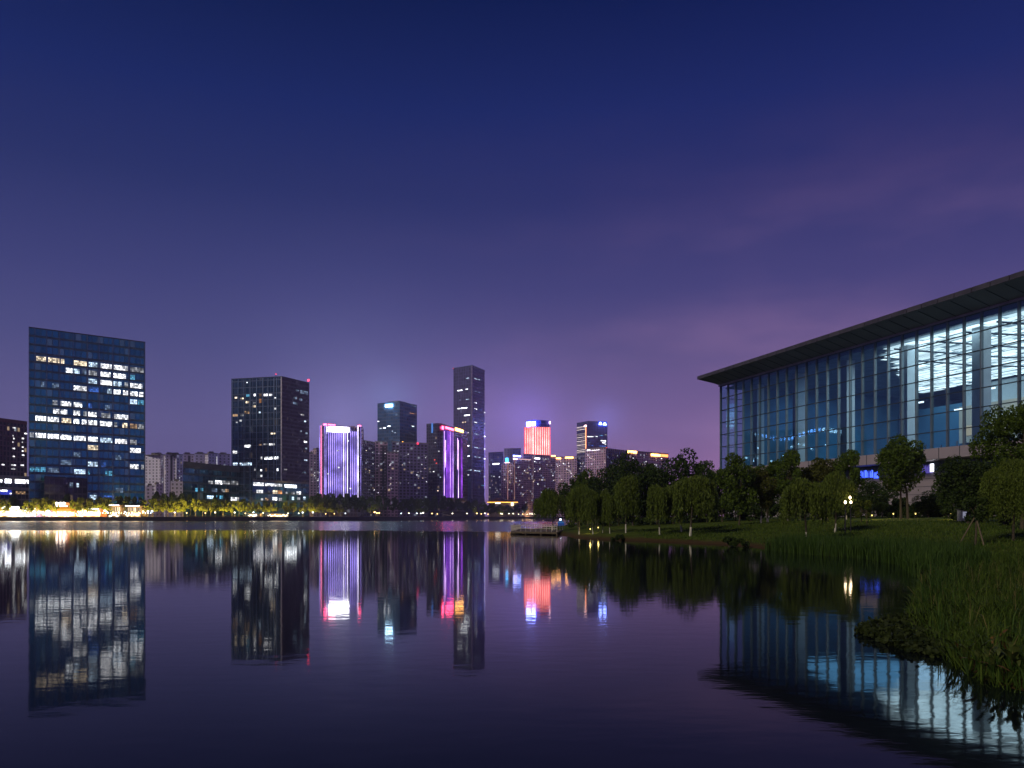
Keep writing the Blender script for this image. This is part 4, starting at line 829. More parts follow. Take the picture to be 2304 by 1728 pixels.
# far promenade trees: yellow-lit front row, dark rows behind and to the right
def landmark(px):
    for a, s in ((112, 'left of the amber restaurant'), (175, 'behind the amber restaurant'), (240, 'behind the white-edged restaurant'), (330, 'below the glass office slab'), (415, 'below the pale apartments'), (520, 'below the podium left wing'), (610, 'below the dark glass tower'), (700, 'below the podium right wing'),
                 (822, 'below the white-striped light tower'), (900, 'below the tan apartments'), (962, 'below the unlit apartment block'), (1055, 'below the purple light tower'), (1098, 'below the tallest tower'), (1300, 'below the rose apartments')):
        if px < a: return s
    return 'beyond the right bank'
ORD = ['first', 'second', 'third', 'fourth', 'fifth', 'sixth', 'seventh', 'eighth', 'ninth', 'tenth', 'eleventh', 'twelfth', 'thirteenth', 'fourteenth', 'fifteenth', 'sixteenth', 'seventeenth', 'eighteenth', 'nineteenth', 'twentieth', 'twenty-first', 'twenty-second', 'twenty-third', 'twenty-fourth', 'twenty-fifth', 'twenty-sixth', 'twenty-seventh', 'twenty-eighth', 'twenty-ninth', 'thirtieth']
def run(items, f):
    cnt = {}
    for it in items:
        l = landmark(it[0]); k = cnt.get(l, 0); cnt[l] = k + 1; f(it, f'{ORD[k]} from left {l}')
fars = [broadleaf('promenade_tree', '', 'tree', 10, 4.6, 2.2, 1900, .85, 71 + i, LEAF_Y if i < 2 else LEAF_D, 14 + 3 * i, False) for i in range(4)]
used = set()
def far_tree(it, where):
    px, dY, top, half, i, kind = it; Y = shoreY(px) + dY; H = Z(top, Y) - FG; w = half / F * Y
    loc = (X(px, Y), Y, FG); sc = (w / 4.6, w / 4.6, H / 10); lab = f'{kind} on the far promenade, {where}'; grp = 'trees along the far promenade'
    if i not in used: used.add(i); o = fars[i]; o.location = loc; o.scale = sc; o['label'] = lab; o['group'] = grp
    else: o = dup(fars[i], loc, random.uniform(0, 6.28), sc, lab, grp)
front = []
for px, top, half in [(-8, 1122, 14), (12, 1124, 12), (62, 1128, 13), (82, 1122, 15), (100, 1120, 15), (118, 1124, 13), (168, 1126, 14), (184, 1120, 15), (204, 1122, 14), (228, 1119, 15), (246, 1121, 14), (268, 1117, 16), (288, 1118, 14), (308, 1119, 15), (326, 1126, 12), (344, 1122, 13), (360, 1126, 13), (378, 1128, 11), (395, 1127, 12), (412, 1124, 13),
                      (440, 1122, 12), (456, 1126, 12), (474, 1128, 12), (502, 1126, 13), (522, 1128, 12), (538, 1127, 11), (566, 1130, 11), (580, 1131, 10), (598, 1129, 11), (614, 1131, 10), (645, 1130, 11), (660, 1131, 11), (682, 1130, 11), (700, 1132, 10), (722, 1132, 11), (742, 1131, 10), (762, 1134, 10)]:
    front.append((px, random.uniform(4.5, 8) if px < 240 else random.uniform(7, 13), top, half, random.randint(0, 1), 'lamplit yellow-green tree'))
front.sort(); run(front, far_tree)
back = []
for px, top in [(30, 1118), (150, 1114), (352, 1108), (372, 1112), (390, 1109), (408, 1112), (428, 1113), (486, 1122), (548, 1124), (704, 1116), (716, 1112), (732, 1114), (748, 1111), (766, 1113), (784, 1112), (800, 1115), (816, 1118), (834, 1119), (852, 1117), (872, 1119), (890, 1121), (908, 1124), (926, 1121), (944, 1122), (960, 1121), (978, 1118), (996, 1117), (1014, 1121), (1032, 1124), (1050, 1127), (1068, 1126), (1088, 1130), (1106, 1134), (1124, 1136), (1142, 1137), (1160, 1135), (1178, 1132), (1196, 1132), (1214, 1134), (1234, 1134), (1256, 1136), (1280, 1136)]:
    back.append((px, random.uniform(22, 34) if px < 700 else random.uniform(14, 26), top, 13 if px < 960 else 12, random.randint(2, 3), 'dark unlit tree'))
back.sort(); run(back, far_tree)

# ------------------------------------------------------------------ far promenade lamps and restaurants
GLOBE = emit('lamp_globe', (1, .86, .62), 20); GLOBE_Y = emit('lamp_globe_amber', (1, .58, .20), 16); GLOBE_C = emit('lamp_globe_cool', (.75, .88, 1), 22)
def lamp_proto(m, lab):
    t = thing('street_lamp', lab, 'street lamp'); mb = MB(); mb.tube([(0, 0, 0), (0, 0, 3.6)], [.11, .07], 6); mb.build('pole', DARKM, t); mb = MB(); mb.ball((0, 0, 4.0), .5); mb.build('globe', m, t); return t
lamps = {'w': [lamp_proto(GLOBE, ''), False, 'warm white'], 'y': [lamp_proto(GLOBE_Y, ''), False, 'amber'], 'c': [lamp_proto(GLOBE_C, ''), False, 'cool white']}
def far_lamp(it, where):
    px, kind, r, dy = it; Y = shoreY(px) + dy; p = lamps[kind]; loc = (X(px, Y), Y, FG); lab = f'{p[2]} globe lamp on the far promenade, {where}'; g = 'lamps along the far promenade'
    if not p[1]: p[1] = True; o = p[0]; o.location = loc; o['label'] = lab; o['group'] = g
    else: o = dup(p[0], loc, 0, None, lab, g)
    o.scale = (r, r, min(1.0, .35 + r * .42))
items = []
for px, k, r in [(x_, random.choice('wwyc'), random.uniform(.45, .8)) for x_ in range(3, 345, 6)] + [(8, 'w', 1.5), (25, 'w', 1.3), (42, 'w', 1.3), (58, 'c', 1.6), (76, 'w', 1.4), (92, 'y', 1.2), (108, 'c', 1.6), (176, 'w', 1.3), (192, 'w', 1.2), (205, 'y', 1.1), (236, 'c', 1.7), (241, 'w', 1.1), (254, 'y', 1.0), (267, 'w', 1.0), (281, 'c', 1.2), (297, 'y', 1.0), (312, 'y', 1.0), (322, 'w', 1.4), (333, 'c', 1.5), (342, 'c', 1.5),
                 (393, 'w', 1.0), (420, 'y', .8), (462, 'y', .8), (484, 'w', 1.1), (528, 'w', 1.1), (552, 'y', .7), (570, 'c', 1.3), (592, 'w', .9), (648, 'w', .8), (672, 'w', .8), (681, 'c', 1.2), (704, 'c', 1.3), (733, 'y', .6), (752, 'y', .7),
                 (777, 'c', .6), (843, 'y', 1.2), (848, 'y', .9), (853, 'y', .9), (903, 'c', .8), (920, 'w', .9), (938, 'c', .9), (947, 'c', .9), (952, 'w', 1.2), (972, 'y', .9), (984, 'y', .7), (1018, 'w', 1.0), (1051, 'w', 1.1), (1073, 'y', 1.2), (1083, 'y', .9), (1091, 'w', 1.3), (1098, 'y', .8),
                 (1127, 'w', 1.2), (1130, 'w', 1.0), (1145, 'w', 1.2), (1155, 'w', 1.3), (1167, 'w', .9), (1176, 'y', 1.0), (1186, 'w', .9), (1192, 'w', 1.3), (1197, 'w', 1.1), (1203, 'w', 1.2), (1223, 'y', 1.2)]:
    items.append((px, k, r * (.85 if px < 760 else 1.25), (1.8 if r < .82 and px < 345 else 3.5) + random.uniform(0, 2.5)))
items.sort(); run(items, far_lamp)
def light(px, dY, z, w, col, r=.4):
    l = bpy.data.lights.new('tree_uplight', 'SPOT'); l.energy = w; l.color = col; l.shadow_soft_size = r; l.spot_size = R(125); l.spot_blend = .5
    o = bpy.data.objects.new('tree_uplight', l); C.objects.link(o); Y = shoreY(px) + dY; o.location = (X(px, Y), Y, z); o.rotation_euler = Vector((0, .75, .66)).to_track_quat('-Z', 'Y').to_euler(); return o
WARM = (1, .66, .16)
for px, w in [(-5, 9), (25, 12), (62, 14), (90, 16), (112, 14), (160, 14), (192, 14), (215, 14), (240, 12), (262, 11), (285, 11), (308, 11), (330, 7), (352, 5), (378, 6), (395, 8), (412, 7), (446, 8), (470, 9), (505, 10), (530, 11), (570, 9), (592, 7), (612, 6), (650, 9), (676, 8), (700, 7), (742, 3.5)]:
    light(px, 2.4, FG + .6, w * random.uniform(2200, 5600), WARM)
for px, w in [(845, 2.5), (940, 1.2), (1075, 3), (1130, 2), (1190, 2)]: light(px, 2.5, FG + .6, w * 5000, WARM)

def restaurant(lab, x0, x1, ytop, dY, wallm, glow, roofm, nwin, sign=None, bulbs=None, two=None):
    px = (x0 + x1) / 2; Y = shoreY(px) + dY; t = thing('lakeside_restaurant', lab, 'restaurant', (X(px, Y), Y, FG)); a, c = X(x0, Y), X(x1, Y); zt = Z(ytop, Y); D = 9; w = c - a
    mb = MB(); mb.box(a + .4, Y, FG, c - .4, Y + D, zt - .35); mb.build('wall', wallm, t)
    mb = MB(); mb.box(a - .4, Y - 2.2, zt - .34, c + .4, Y + D + .5, zt); mb.build('roof', roofm, t)
    bw = (w - .8) / nwin
    for i in range(nwin):
        mb = MB(); q0 = a + .4 + bw * i
        for j in range(3):
            for k in range(2):
                r = random.random() ** 2.2; xa = q0 + bw * (.08 + .29 * j); xb = xa + bw * .26; za = FG + .5 + (zt - FG - 1.4) * .5 * k; zb = za + (zt - FG - 1.4) * .46
                mb.face([(xa, Y - .06, za), (xb, Y - .06, za), (xb, Y - .06, zb), (xa, Y - .06, zb)], [(r, .5)] * 4)
        mb.build('window', LIT[glow], t)
        mb = MB(); mb.tube([(q0, Y - 1.9, FG), (q0, Y - 1.9, zt - .35)], [.12, .12], 6); mb.build('post', DARKM, t)
    if sign:
        sx0, sx1, sy0, sy1, sm = sign; n = max(2, round((sx1 - sx0) / 5)); board = MB(); board.box(X(sx0, Y) - .2, Y - 2.0, Z(sy1, Y) - .15, X(sx1, Y) + .2, Y - 1.8, Z(sy0, Y) + .15); bo = board.build('sign_board', DARKM, t)
        for i in range(n):
            f0, f1 = (i + .08) / n, (i + .92) / n; mb = MB(); mb.box(X(sx0 + (sx1 - sx0) * f0, Y), Y - 2.3, Z(sy1, Y), X(sx0 + (sx1 - sx0) * f1, Y), Y - 2.02, Z(sy0, Y)); mb.build('lettering', sm, bo)
    if bulbs:
        for i in range(bulbs[0]):
            mb = MB(); mb.ball((a + w * (i + .5 + random.uniform(-.3, .3)) / bulbs[0], Y - 2.6 + random.uniform(-.8, .2), FG + random.uniform(.5, bulbs[3] if len(bulbs) > 3 else 1.6)), bulbs[2] * random.uniform(.6, 1.3), 7, 4); mb.build('bulb', random.choice(bulbs[1]), t)
    return t
HB = [GLOBE, GLOBE, GLOBE_Y, emit('bulb_hot', (1, .93, .8), 20)]
HOTW = emit('flood_white', (.92, .97, 1.0), 14, True)
T_DARK = mat('restaurant_dark', (.10, .07, .05)); T_RED = mat('restaurant_red_brown', (.30, .10, .05)); T_WHITE = mat('restaurant_white', (.6, .6, .6))
restaurant('small warm-lit restaurant at the far left edge of the promenade', -40, 7, 1144, 10, T_DARK, 'hot', T_DARK, 6, None, (16, HB, .45))
t = restaurant('floodlit white pavilion glaring at the left end of the promenade', 7, 50, 1146, 10, T_WHITE, 'hotwhite', T_WHITE, 6, (9, 48, 1140, 1145, HOTW), (18, HB, .5))
restaurant('violet-walled cafe between the white pavilion and the lamplit trees', 51, 88, 1147, 10, mat('violet_wall', (.14, .10, .45)), 'bright', T_WHITE, 5, (64, 84, 1143, 1146, HOTW), (14, HB, .5))
restaurant('narrow cafe with a cold white doorway, left of the amber restaurant', 101, 115, 1142, 10, mat('violet_wall_dark', (.10, .08, .3)), 'hotwhite', T_DARK, 2, None, (6, HB, .5, 4.0))
AMB = emit('amber_roof_wash', (1, .40, .03), .85)
t = restaurant('two-storey amber restaurant with a white sign on its upper floor', 116, 170, 1147, 10, T_RED, 'hot', T_RED, 7, None, (20, HB, .5))
Y = shoreY(143) + 10; mb = MB(); mb.box(X(118, Y), Y - 1.8, Z(1147, Y) + .003, X(168, Y), Y + 7, Z(1141.5, Y)); mb.build('lit_parapet', AMB, t)
mb = MB(); mb.box(X(124, Y), Y, Z(1141.5, Y) + .003, X(156, Y), Y + 6, Z(1131, Y)); up = mb.build('upper_floor', T_RED, t)
for i in range(4):
    mb = MB(); mb.box(X(126 + i * 7, Y), Y - .4, Z(1139.5, Y), X(130.5 + i * 7, Y), Y - .05, Z(1137.6, Y)); mb.build('sign', HOTW, up)
for i in range(3):
    mb = MB(); mb.ball((X(129 + i * 8, Y), Y - .6, Z(1132.5, Y)), .8, 8, 5); mb.build('lamp', HB[3], up)
restaurant('restaurant edged with white light tubes right of the amber one', 175, 227, 1144, 10, T_RED, 'hot', mat('roof_lavender', (.3, .25, .45)), 8, (182, 226, 1144.2, 1146.2, HOTW), (22, HB, .42))
Y = shoreY(200) + 4
for lab, a, c, yr in [('dark glass tea house with a white roof line, left one under the lamplit trees', 250, 272, 1136.5), ('dark glass tea house with a longer white roof line, right one under the lamplit trees', 286, 318, 1138)]:
    t = restaurant(lab, a, c, yr, 6, T_DARK, 'warm', T_DARK, 4, None, (9, HB, .35))
    Y = shoreY((a + c) / 2) + 6; mb = MB(); mb.box(X(a, Y), Y - 2.5, Z(yr, Y) - .3, X(c, Y), Y - 2.25, Z(yr, Y) + .1); mb.build('light_tube', emit('tube_white', (.9, .88, 1), 5), t)
restaurant('low lit terrace cafe below the podium right wing', 606, 650, 1156, 4, T_DARK, 'hot', T_DARK, 9, None, (16, HB, .3))
restaurant('tiny lit kiosk below the dark glass tower', 560, 580, 1155.5, 4, T_DARK, 'hotwhite', T_DARK, 3, None, (8, HB, .3))

# ------------------------------------------------------------------ exhibition hall
def hall():
    az = math.atan((600 - CX) / F); d = Vector((math.sin(az), math.cos(az))); n = Vector((-d.y, d.x)) * 1.0
    if n.y > 0: n = -n
    c0 = P2(1622, 193); zt, zb = 33.7, 13.4; S = 104
    root = thing('exhibition_hall', 'huge glass-walled hall with an upswept roof on the right bank', 'exhibition hall', (c0.x + 20, c0.y - 30, 2.4))
    def pt(s, o=0, z=0): q = c0 - d * s + n * o; return Vector((q.x, q.y, z))
    D3 = Vector((-d.x, -d.y, 0)); N3 = Vector((n.x, n.y, 0)); UP = Vector((0, 0, 1))
    inn = -N3
    fm = mat('hall_frame', (.15, .18, .21), .4, .5, .1); fd = mat('hall_frame_dark', (.06, .075, .09), .4, .5, .1)
    stone = mat('hall_stone', (.30, .25, .31), .6, var=.08, scale=.2)
    gm = bpy.data.materials.new('hall_glass'); gm.use_nodes = True; nt = gm.node_tree; nt.nodes.clear(); N = nt.nodes.new; L = nt.links.new
    out = N('ShaderNodeOutputMaterial'); tr = N('ShaderNodeBsdfTransparent'); tr.inputs[0].default_value = (.60, .77, .84, 1); gl = N('ShaderNodeBsdfGlossy'); gl.inputs['Roughness'].default_value = .02; gl.inputs[0].default_value = (.45, .80, 1, 1)
    fr = N('ShaderNodeFresnel'); fr.inputs[0].default_value = 2.0; mx = N('ShaderNodeMixShader'); L(fr.outputs[0], mx.inputs[0]); L(tr.outputs[0], mx.inputs[1]); L(gl.outputs[0], mx.inputs[2]); L(mx.outputs[0], out.inputs[0])
    geo = N('ShaderNodeTexCoord'); nz = N('ShaderNodeTexNoise'); nz.inputs['Scale'].default_value = .35; bp = N('ShaderNodeBump'); bp.inputs['Strength'].default_value = .06; L(geo.outputs['Object'], nz.inputs['Vector']); L(nz.outputs[0], bp.inputs['Height']); L(bp.outputs[0], gl.inputs['Normal'])
    # glass skins
    mb = MB(); mb.face([pt(0, 0, zb), pt(S, 0, zb), pt(S, 0, zt), pt(0, 0, zt)]); mb.build('glass_wall', gm, root)
    mb = MB(); mb.face([pt(0, 0, zb), pt(0, -55, zb), pt(0, -55, zt), pt(0, 0, zt)]); mb.build('end_glass_wall', gm, root)
    bay = 3.2; k = 0; s = 0.0
    while s <= S:
        mb = MB(); mb.obox(pt(s - .09, .28, zb), D3 * .18, inn * .56, UP * (zt - zb)); mb.build('mullion', fm if k % 1 == 0 else fd, root); s += bay; k += 1
    for i in range(8):
        z = zb + (zt - zb) * i / 7
        mb = MB(); mb.obox(pt(-.1, .20, z - .06), D3 * S, inn * .34, UP * .12); mb.build('transom', fd, root)
    for i in range(1, 13):
        mb = MB(); mb.obox(pt(-.15, -i * 4.2, zb), inn * .2, D3 * .4, UP * (zt - zb)); mb.build('end_mullion', fm, root)
    for i in range(1, 7):
        z = zb + (zt - zb) * i / 7; mb = MB(); mb.obox(pt(-.12, -.4, z - .06), inn * 54, D3 * .3, UP * .12); mb.build('end_transom', fd, root)
    # top rail, roof with soffit and fascia
    mb = MB(); mb.obox(pt(-.4, .45, zt), D3 * S, inn * .9, UP * .35); mb.build('top_rail', mat('hall_rail', (.30, .26, .32), .5), root)
    O, E, ze = 5.2, 1.9, 35.45
    mb = MB()
    a0, a1 = pt(-E, O, ze), pt(S, O, ze); b0, b1 = pt(0, 0.5, zt + .4), pt(S, .5, zt + .4)
    sof = mat('soffit_panel', (.22, .23, .24), .55, var=.15, scale=.15)
    roofm = mat('hall_roof', (.28, .25, .28), .5)
    e0 = pt(-E, -60, ze + 2); i0 = pt(0, -60, zt + .4)
    mb.face([a0, a1, b1, b0]); mb.face([a0, b0, i0, e0]); so = mb.build('soffit', sof, root)
    top0, top1 = pt(-E, O, ze + .7), pt(S, O, ze + .7); t20, t21 = pt(-E, -62, ze + 7), pt(S, -62, ze + 7)
    mb = MB(); mb.face([top0, t20, t21, top1]); mb.face([e0, a0, top0, t20]); rf = mb.build('roof', roofm, root)
    mb = MB()
    w = 3.15; s = -E
    while s < S:
        mb.obox(pt(s, O + .12, ze - .02), D3 * (w - .16), inn * .115, UP * .74); s += w
    mb.build('fascia', mat('fascia_panel', (.055, .05, .07), .5), rf)
    for i in range(33):
        s = i * 3.15; p, q = pt(s, O - .3, ze - .13), pt(s, .6, zt + .36); mb = MB(); e = q - p; mb.obox(p, e, D3 * .07, UP * -.07); mb.build('soffit_seam', fd, so)
    # ledge under the glass, recess and stone base
    mb = MB(); mb.obox(pt(-2.5, 2.6, zb - 1.75), D3 * (S + 2.5), inn * 4.0, UP * 1.72); ld = mb.build('ledge', stone, root)
    for i in range(27):
        s = i * 4.0; mb = MB(); mb.obox(pt(s, 2.66, zb - 1.74), D3 * .08, inn * .05, UP * 1.7); mb.build('ledge_joint', fd, ld)
    mb = MB(); mb.obox(pt(0, -1.2, 2.0), D3 * S, inn * 50, UP * (zb - 1.76 - 2.0)); base = mb.build('base_wall', stone, root)
    mb = MB(); mb.obox(pt(0, -1.1, zb - 3.5), D3 * S, inn * .09, UP * 1.7); mb.build('shadow_gap', fd, base)
    for i in range(5):
        mb = MB(); mb.obox(pt(0, -1.13, 3.6 + i * 1.3), D3 * S, inn * .06, UP * .05); mb.build('joint', fd, base)
    # lit sign and window in the base
    blue = emit('base_blue_light', (.06, .12, 1.0), 1.6, vary=True)
    for s0, s1, z0, z1, m in ((46.2, 49.5, 9.6, 11.0, blue), (49.6, 51.2, 9.4, 10.6, blue), (60.5, 63.2, 9.7, 11.2, emit('base_violet_light', (.20, .16, .8), .5))):
        mb = MB(); c = 8
        for i in range(c):
            r = random.random(); aa, bb = pt(s0 + (s1 - s0) * i / c, -1.04, z0), pt(s0 + (s1 - s0) * (i + .85) / c, -1.04, z0)
            mb.face([aa, bb, bb + UP * (z1 - z0) * (.5 + .5 * random.random()), aa + UP * (z1 - z0)], [(r, .5)] * 4)
        mb.build('light_panel', m, base)
    mb = MB(); mb.obox(pt(62.6, -1.02, 9.9), D3 * .7, inn * .05, UP * 1.3); mb.build('window', emit('base_white', (.9, .92, 1), 5), base)
    # inside: floor, back wall, columns, ceiling with its lit look put in as emission, dark struts
    mb = MB(); mb.obox(pt(.6, -.8, zb - 1.0), D3 * (S - .6), inn * 75, UP * .95); mb.build('floor', mat('hall_floor', (.10, .14, .20), .5), root)
    mb = MB(); mb.obox(pt(.6, -76, zb), D3 * (S - .6), inn * .5, UP * (zt - zb)); bw = mb.build('back_wall', mat('hall_back', (.08, .22, .32), .6, var=.3, scale=.08), root)
    beige = mat('hall_beige', (.45, .36, .26), .7)
    mb = MB(); mb.obox(pt(1.6, -5, zb), D3 * .4, inn * 70, UP * (zt - zb - .3)); mb.build('end_wall', mat('hall_sky_block', (.05, .17, .27), .5, var=.3, scale=.2), root)  # opaque wall added to block the sky behind the end glass
    mb = MB(); mb.obox(pt(2.1, -50, zb), D3 * 20, inn * 1.5, UP * 15.5); mb.build('dark_wall_piece', mat('hall_wall_unlit', (.07, .20, .30), .5, var=.2, scale=.1), root)  # unlit stretch of back wall, kept darker by colour than the lit piece
    mb = MB(); mb.obox(pt(22.2, -50, zb + 14.5), D3 * 80, inn * 1.5, UP * 4.6); mb.build('upper_wall', mat('hall_wall_lit', (.50, .58, .60), .6, var=.12, scale=.15), root)  # paler colour puts the ceiling's light into this piece of back wall
    mb = MB(); mb.obox(pt(22.2, -49, zb + 6), D3 * 80, inn * 2.4, UP * 8.4); mb.build('beige_wall', mat('hall_beige', (.62, .50, .36), .7, var=.12, scale=.12), root)
    mb = MB(); mb.obox(pt(14, -46.5, zb), D3 * 88, inn * 1.4, UP * 5.0); mb.build('gallery_wall', mat('hall_blue_wall', (.08, .22, .55), .5, var=.2, scale=.1), root)
    for i in range(7):
        mb = MB(); s = 23.5 + i * 4.6; mb.obox(pt(s, -48.9, zb + 7.6), D3 * 3.9, inn * -.1, UP * 2.2); mb.build('wall_light', emit('gallery_light', (1, .82, .58), .45), root)
    for i in range(16):
        mb = MB(); s = 13 + i * 4.6; mb.obox(pt(s, -48.4, zb + 5.0), D3 * .3, inn * -.3, UP * random.uniform(.8, 1.8)); mb.build('gallery_post', fm, root)
    for s in (8, 23, 38, 53.5, 69, 84, 99):
        mb = MB(); mb.obox(pt(s - .95, -4, zb), D3 * 1.9, inn * 1.9, UP * (zt - zb - .2)); mb.build('column', mat('hall_column', (.55, .60, .62), .5, var=.08), root)
    cz = zt - .9
    mb = MB(); mb.obox(pt(.6, -.9, cz + .25), D3 * (S - .6), inn * 74, UP * .3); ce = mb.build('ceiling', mat('hall_ceiling', (.20, .26, .30), .6), root)
    LUM = emit('ceiling_glow', (.86, .96, 1.0), 1.25, True, vary=True)  # brightness of the lit ceiling, put in as glowing panels
    r = np.random.default_rng(5); row = 0; o = 2.0
    while o < 48:
        h = r.uniform(.9, 1.7); s = max(4, 50.0 - .86 * o) + r.uniform(0, 3); mb = MB()  # lit zone shaped on a slant along the camera's sight lines
        while s < S - 1:
            l = r.uniform(2.5, 7.5); sk = r.uniform(-.22, .22); u = float(r.uniform(.45, .9)); z = cz + r.uniform(-.25, .15)
            mb.face([pt(s, -o, z), pt(s + l, -o - sk, z), pt(s + l - .2, -o - h - sk, z), pt(s + r.uniform(-.3, .3), -o - h, z)], [(u, .5)] * 4)
            s += l + r.uniform(.05, .3)
        mb.build('ceiling_glow_row', LUM, ce); o += h + r.uniform(.03, .20); row += 1
    for i in range(9):
        p = pt(46 + i * 7, -1.5 - r.uniform(0, 4), cz - .5); q = pt(50 + i * 7 + r.uniform(-3, 6), -48, cz - .5); mb = MB(); mb.tube([p, (p + q) / 2 + Vector((0, 0, -.5)), q], [.16, .16, .16], 6); mb.build('strut', fd, ce)
    for s, o, z in ((46, -14, 24), (49, -20, 22.5), (55, -24, 21), (58, -18, 25), (63, -30, 22)):
        mb = MB(); mb.obox(pt(s, o, z), D3 * 1.6, inn * .3, UP * .25); mb.build('hanging_light', emit('hanging_white', (.9, .97, 1), 2.5), root)
    l = bpy.data.lights.new('hall_fill', 'AREA'); l.shape = 'RECTANGLE'; l.size = 40; l.size_y = 30; l.energy = 9000; l.color = (.72, .90, 1.0)  # unseen downward fill lamp added to brighten the hall interior
    lo = bpy.data.objects.new('hall_fill', l); C.objects.link(lo); lo.location = pt(60, -24, cz - .6)
    l = bpy.data.lights.new('hall_blue_fill', 'AREA'); l.shape = 'RECTANGLE'; l.size = 30; l.size_y = 30; l.energy = 3800; l.color = (.22, .58, 1.0)  # unseen blue fill lamp added to brighten the hall's left half
    lo = bpy.data.objects.new('hall_blue_fill', l); C.objects.link(lo); lo.location = pt(24, -26, cz - .6)
    return pt
hall_pt = hall()

# ------------------------------------------------------------------ park furniture on the right bank
def park_lamp(lab, px, Y, heads, w):
    x = X(px, Y); g = G(x, Y); t = thing('park_lamp', lab, 'street lamp', (x, Y, g)); top = max(Z(h[1], Y) for h in heads)
    mb = MB(); mb.tube([(x, Y, g - .2), (x, Y, top - .15)], [.06, .045], 8); pole = mb.build('pole', DARKM, t)
    for hx, hy in heads:
        xx, z = X(hx, Y), Z(hy, Y); mb = MB(); mb.ball((xx, Y, z), .10, 12, 8, 0, 1.5); mb.build('lantern', emit('park_lantern', (1, .76, .50), 9), t)
        if abs(xx - x) > .1:
            mb = MB(); mb.tube([(x, Y, z - .35), (xx, Y, z - .28)], [.03, .03], 6); mb.build('arm', DARKM, t)
        l = bpy.data.lights.new('park_light', 'POINT'); l.energy = w; l.color = (1, .66, .30); l.shadow_soft_size = .10; o = bpy.data.objects.new('park_light', l); C.objects.link(o); o.location = (xx, Y - .05, z + .05)
park_lamp('park lamp with a single white lantern beside the stout white willow trunk', 1902, 72, [(1902, 1130)], 22)
park_lamp('two-headed park lamp shining into the yellow sapling leaves', 1914, 74, [(1912.5, 1119.5), (1914.5, 1130)], 30)
park_lamp('small park lamp near the amber-lit trunk by the jetty', 1340, 110, [(1361, 1147)], 25)
def bollard(lab, px, Y, w, col=(1, .75, .2)):
    x = X(px, Y); g = G(x, Y); t = thing('bollard_light', lab, 'garden light', (x, Y, g)); mb = MB(); mb.tube([(x, Y, g - .1), (x, Y, g + .45)], [.06, .06], 7); mb.build('post', DARKM, t)
    mb = MB(); mb.tube([(x, Y, g + .451), (x, Y, g + .62)], [.07, .07], 8); mb.build('lens', emit('bollard_lens', col, 2.5), t)
    l = bpy.data.lights.new('bollard_lamp', 'POINT'); l.energy = w; l.color = col; l.shadow_soft_size = .1; o = bpy.data.objects.new('bollard_lamp', l); C.objects.link(o); o.location = (x, Y - .15, g + .75)
for i, (lab, px, Y, w) in enumerate([('garden light on the lawn edge right of the glowing sapling', 1962, 97, 45), ('garden light before the tall round tree trunks', 2010, 99, 55), ('garden light on the lawn edge right of the tall round tree', 2060, 98, 55), ('garden light beside the amber-lit shrub', 2140, 89, 60), ('garden light behind the stout white willow trunk', 1862, 96, 45), ('amber garden light at the glowing trunk by the jetty', 1328, 101, 60), ('garden light under the willows right of the jetty', 1346, 108, 50)]):
    bollard(lab, px, Y, w)
Y = 84; x = X(2168, Y); g = G(x, Y); t = thing('kiosk', 'small white kiosk on the lawn edge near the amber-lit shrub', 'kiosk', (x, Y, g))
mb = MB(); mb.box(x - .45, Y - .4, g - .1, x + .45, Y + .4, g + 1.15); mb.build('body', mat('kiosk_white', (.45, .45, .52), .5), t)
mb = MB(); mb.box(x - .55, Y - .5, g + 1.152, x + .55, Y + .5, g + 1.28); mb.build('roof', DARKM, t)
mb = MB(); mb.box(x - .3, Y - .45, g + .3, x + .3, Y - .402, g + .95); mb.build('screen', emit('kiosk_screen', (.7, .72, 1), .3), t)
# blue-lit tent seen through the willows
Y = 190; x = X(1262, Y); g = G(x, Y); t = thing('lit_tent', 'small tent glowing blue between the two left willows', 'tent', (x, Y, g))
mb = MB(); mb.box(x - .7, Y - 1, g - .2, x + .7, Y + 1, g + .7); mb.build('wall', emit('tent_blue', (.03, .10, .4), .5), t)
mb = MB(); A = [(x - .85, Y - 1.2, g + .703), (x + .85, Y - 1.2, g + .703), (x + .85, Y + 1.2, g + .703), (x - .85, Y + 1.2, g + .703)]
for i in range(4): mb.face([A[i], A[(i + 1) % 4], (x, Y, g + 1.5)])
mb.build('roof', emit('tent_roof_blue', (.06, .2, .5), .5), t)
mb = MB(); mb.ball((x - .2, Y - 1.6, g + 1.5), .22); mb.build('lamp', GLOBE_C, t)

# jetty with railings
def jetty():
    c = [P2(1150, 113), P2(1253, 106), P2(1266, 122), P2(1172, 138)]; zd = .42; cen = sum(c, Vector((0, 0))) / 4
    t = thing('jetty', 'wooden jetty with a slender railing at the tip of the right bank', 'jetty', (cen.x, cen.y, 0)); wood = mat('jetty_wood', (.10, .075, .055), .8, scale=2); rail = mat('jetty_rail', (.55, .48, .48), .6)
    mb = MB(); mb.prism(c, zd - .25, zd, 1, 1, 0, 0); mb.build('deck', wood, t)
    for i in range(4):
        a, b_ = c[i], c[(i + 1) % 4]; L_ = (b_ - a).length
        if i == 1: continue
        nn = int(L_ / 1.0); e = b_ - a
        for k in range(nn + 1):
            p = a + e * (k / nn); mb = MB(); mb.tube([(p.x, p.y, zd), (p.x, p.y, zd + .82)], [.035, .035], 5); mb.build('post', rail, t)
            if k % 3 == 0: mb = MB(); mb.tube([(p.x, p.y, -1.5), (p.x, p.y, zd - .252)], [.11, .11], 6); mb.build('pile', wood, t)
        for z in (.80, .45):
            mb = MB(); mb.tube([(a.x, a.y, zd + z), (b_.x, b_.y, zd + z)], [.035, .035], 5); mb.build('rail', rail, t)
jetty()

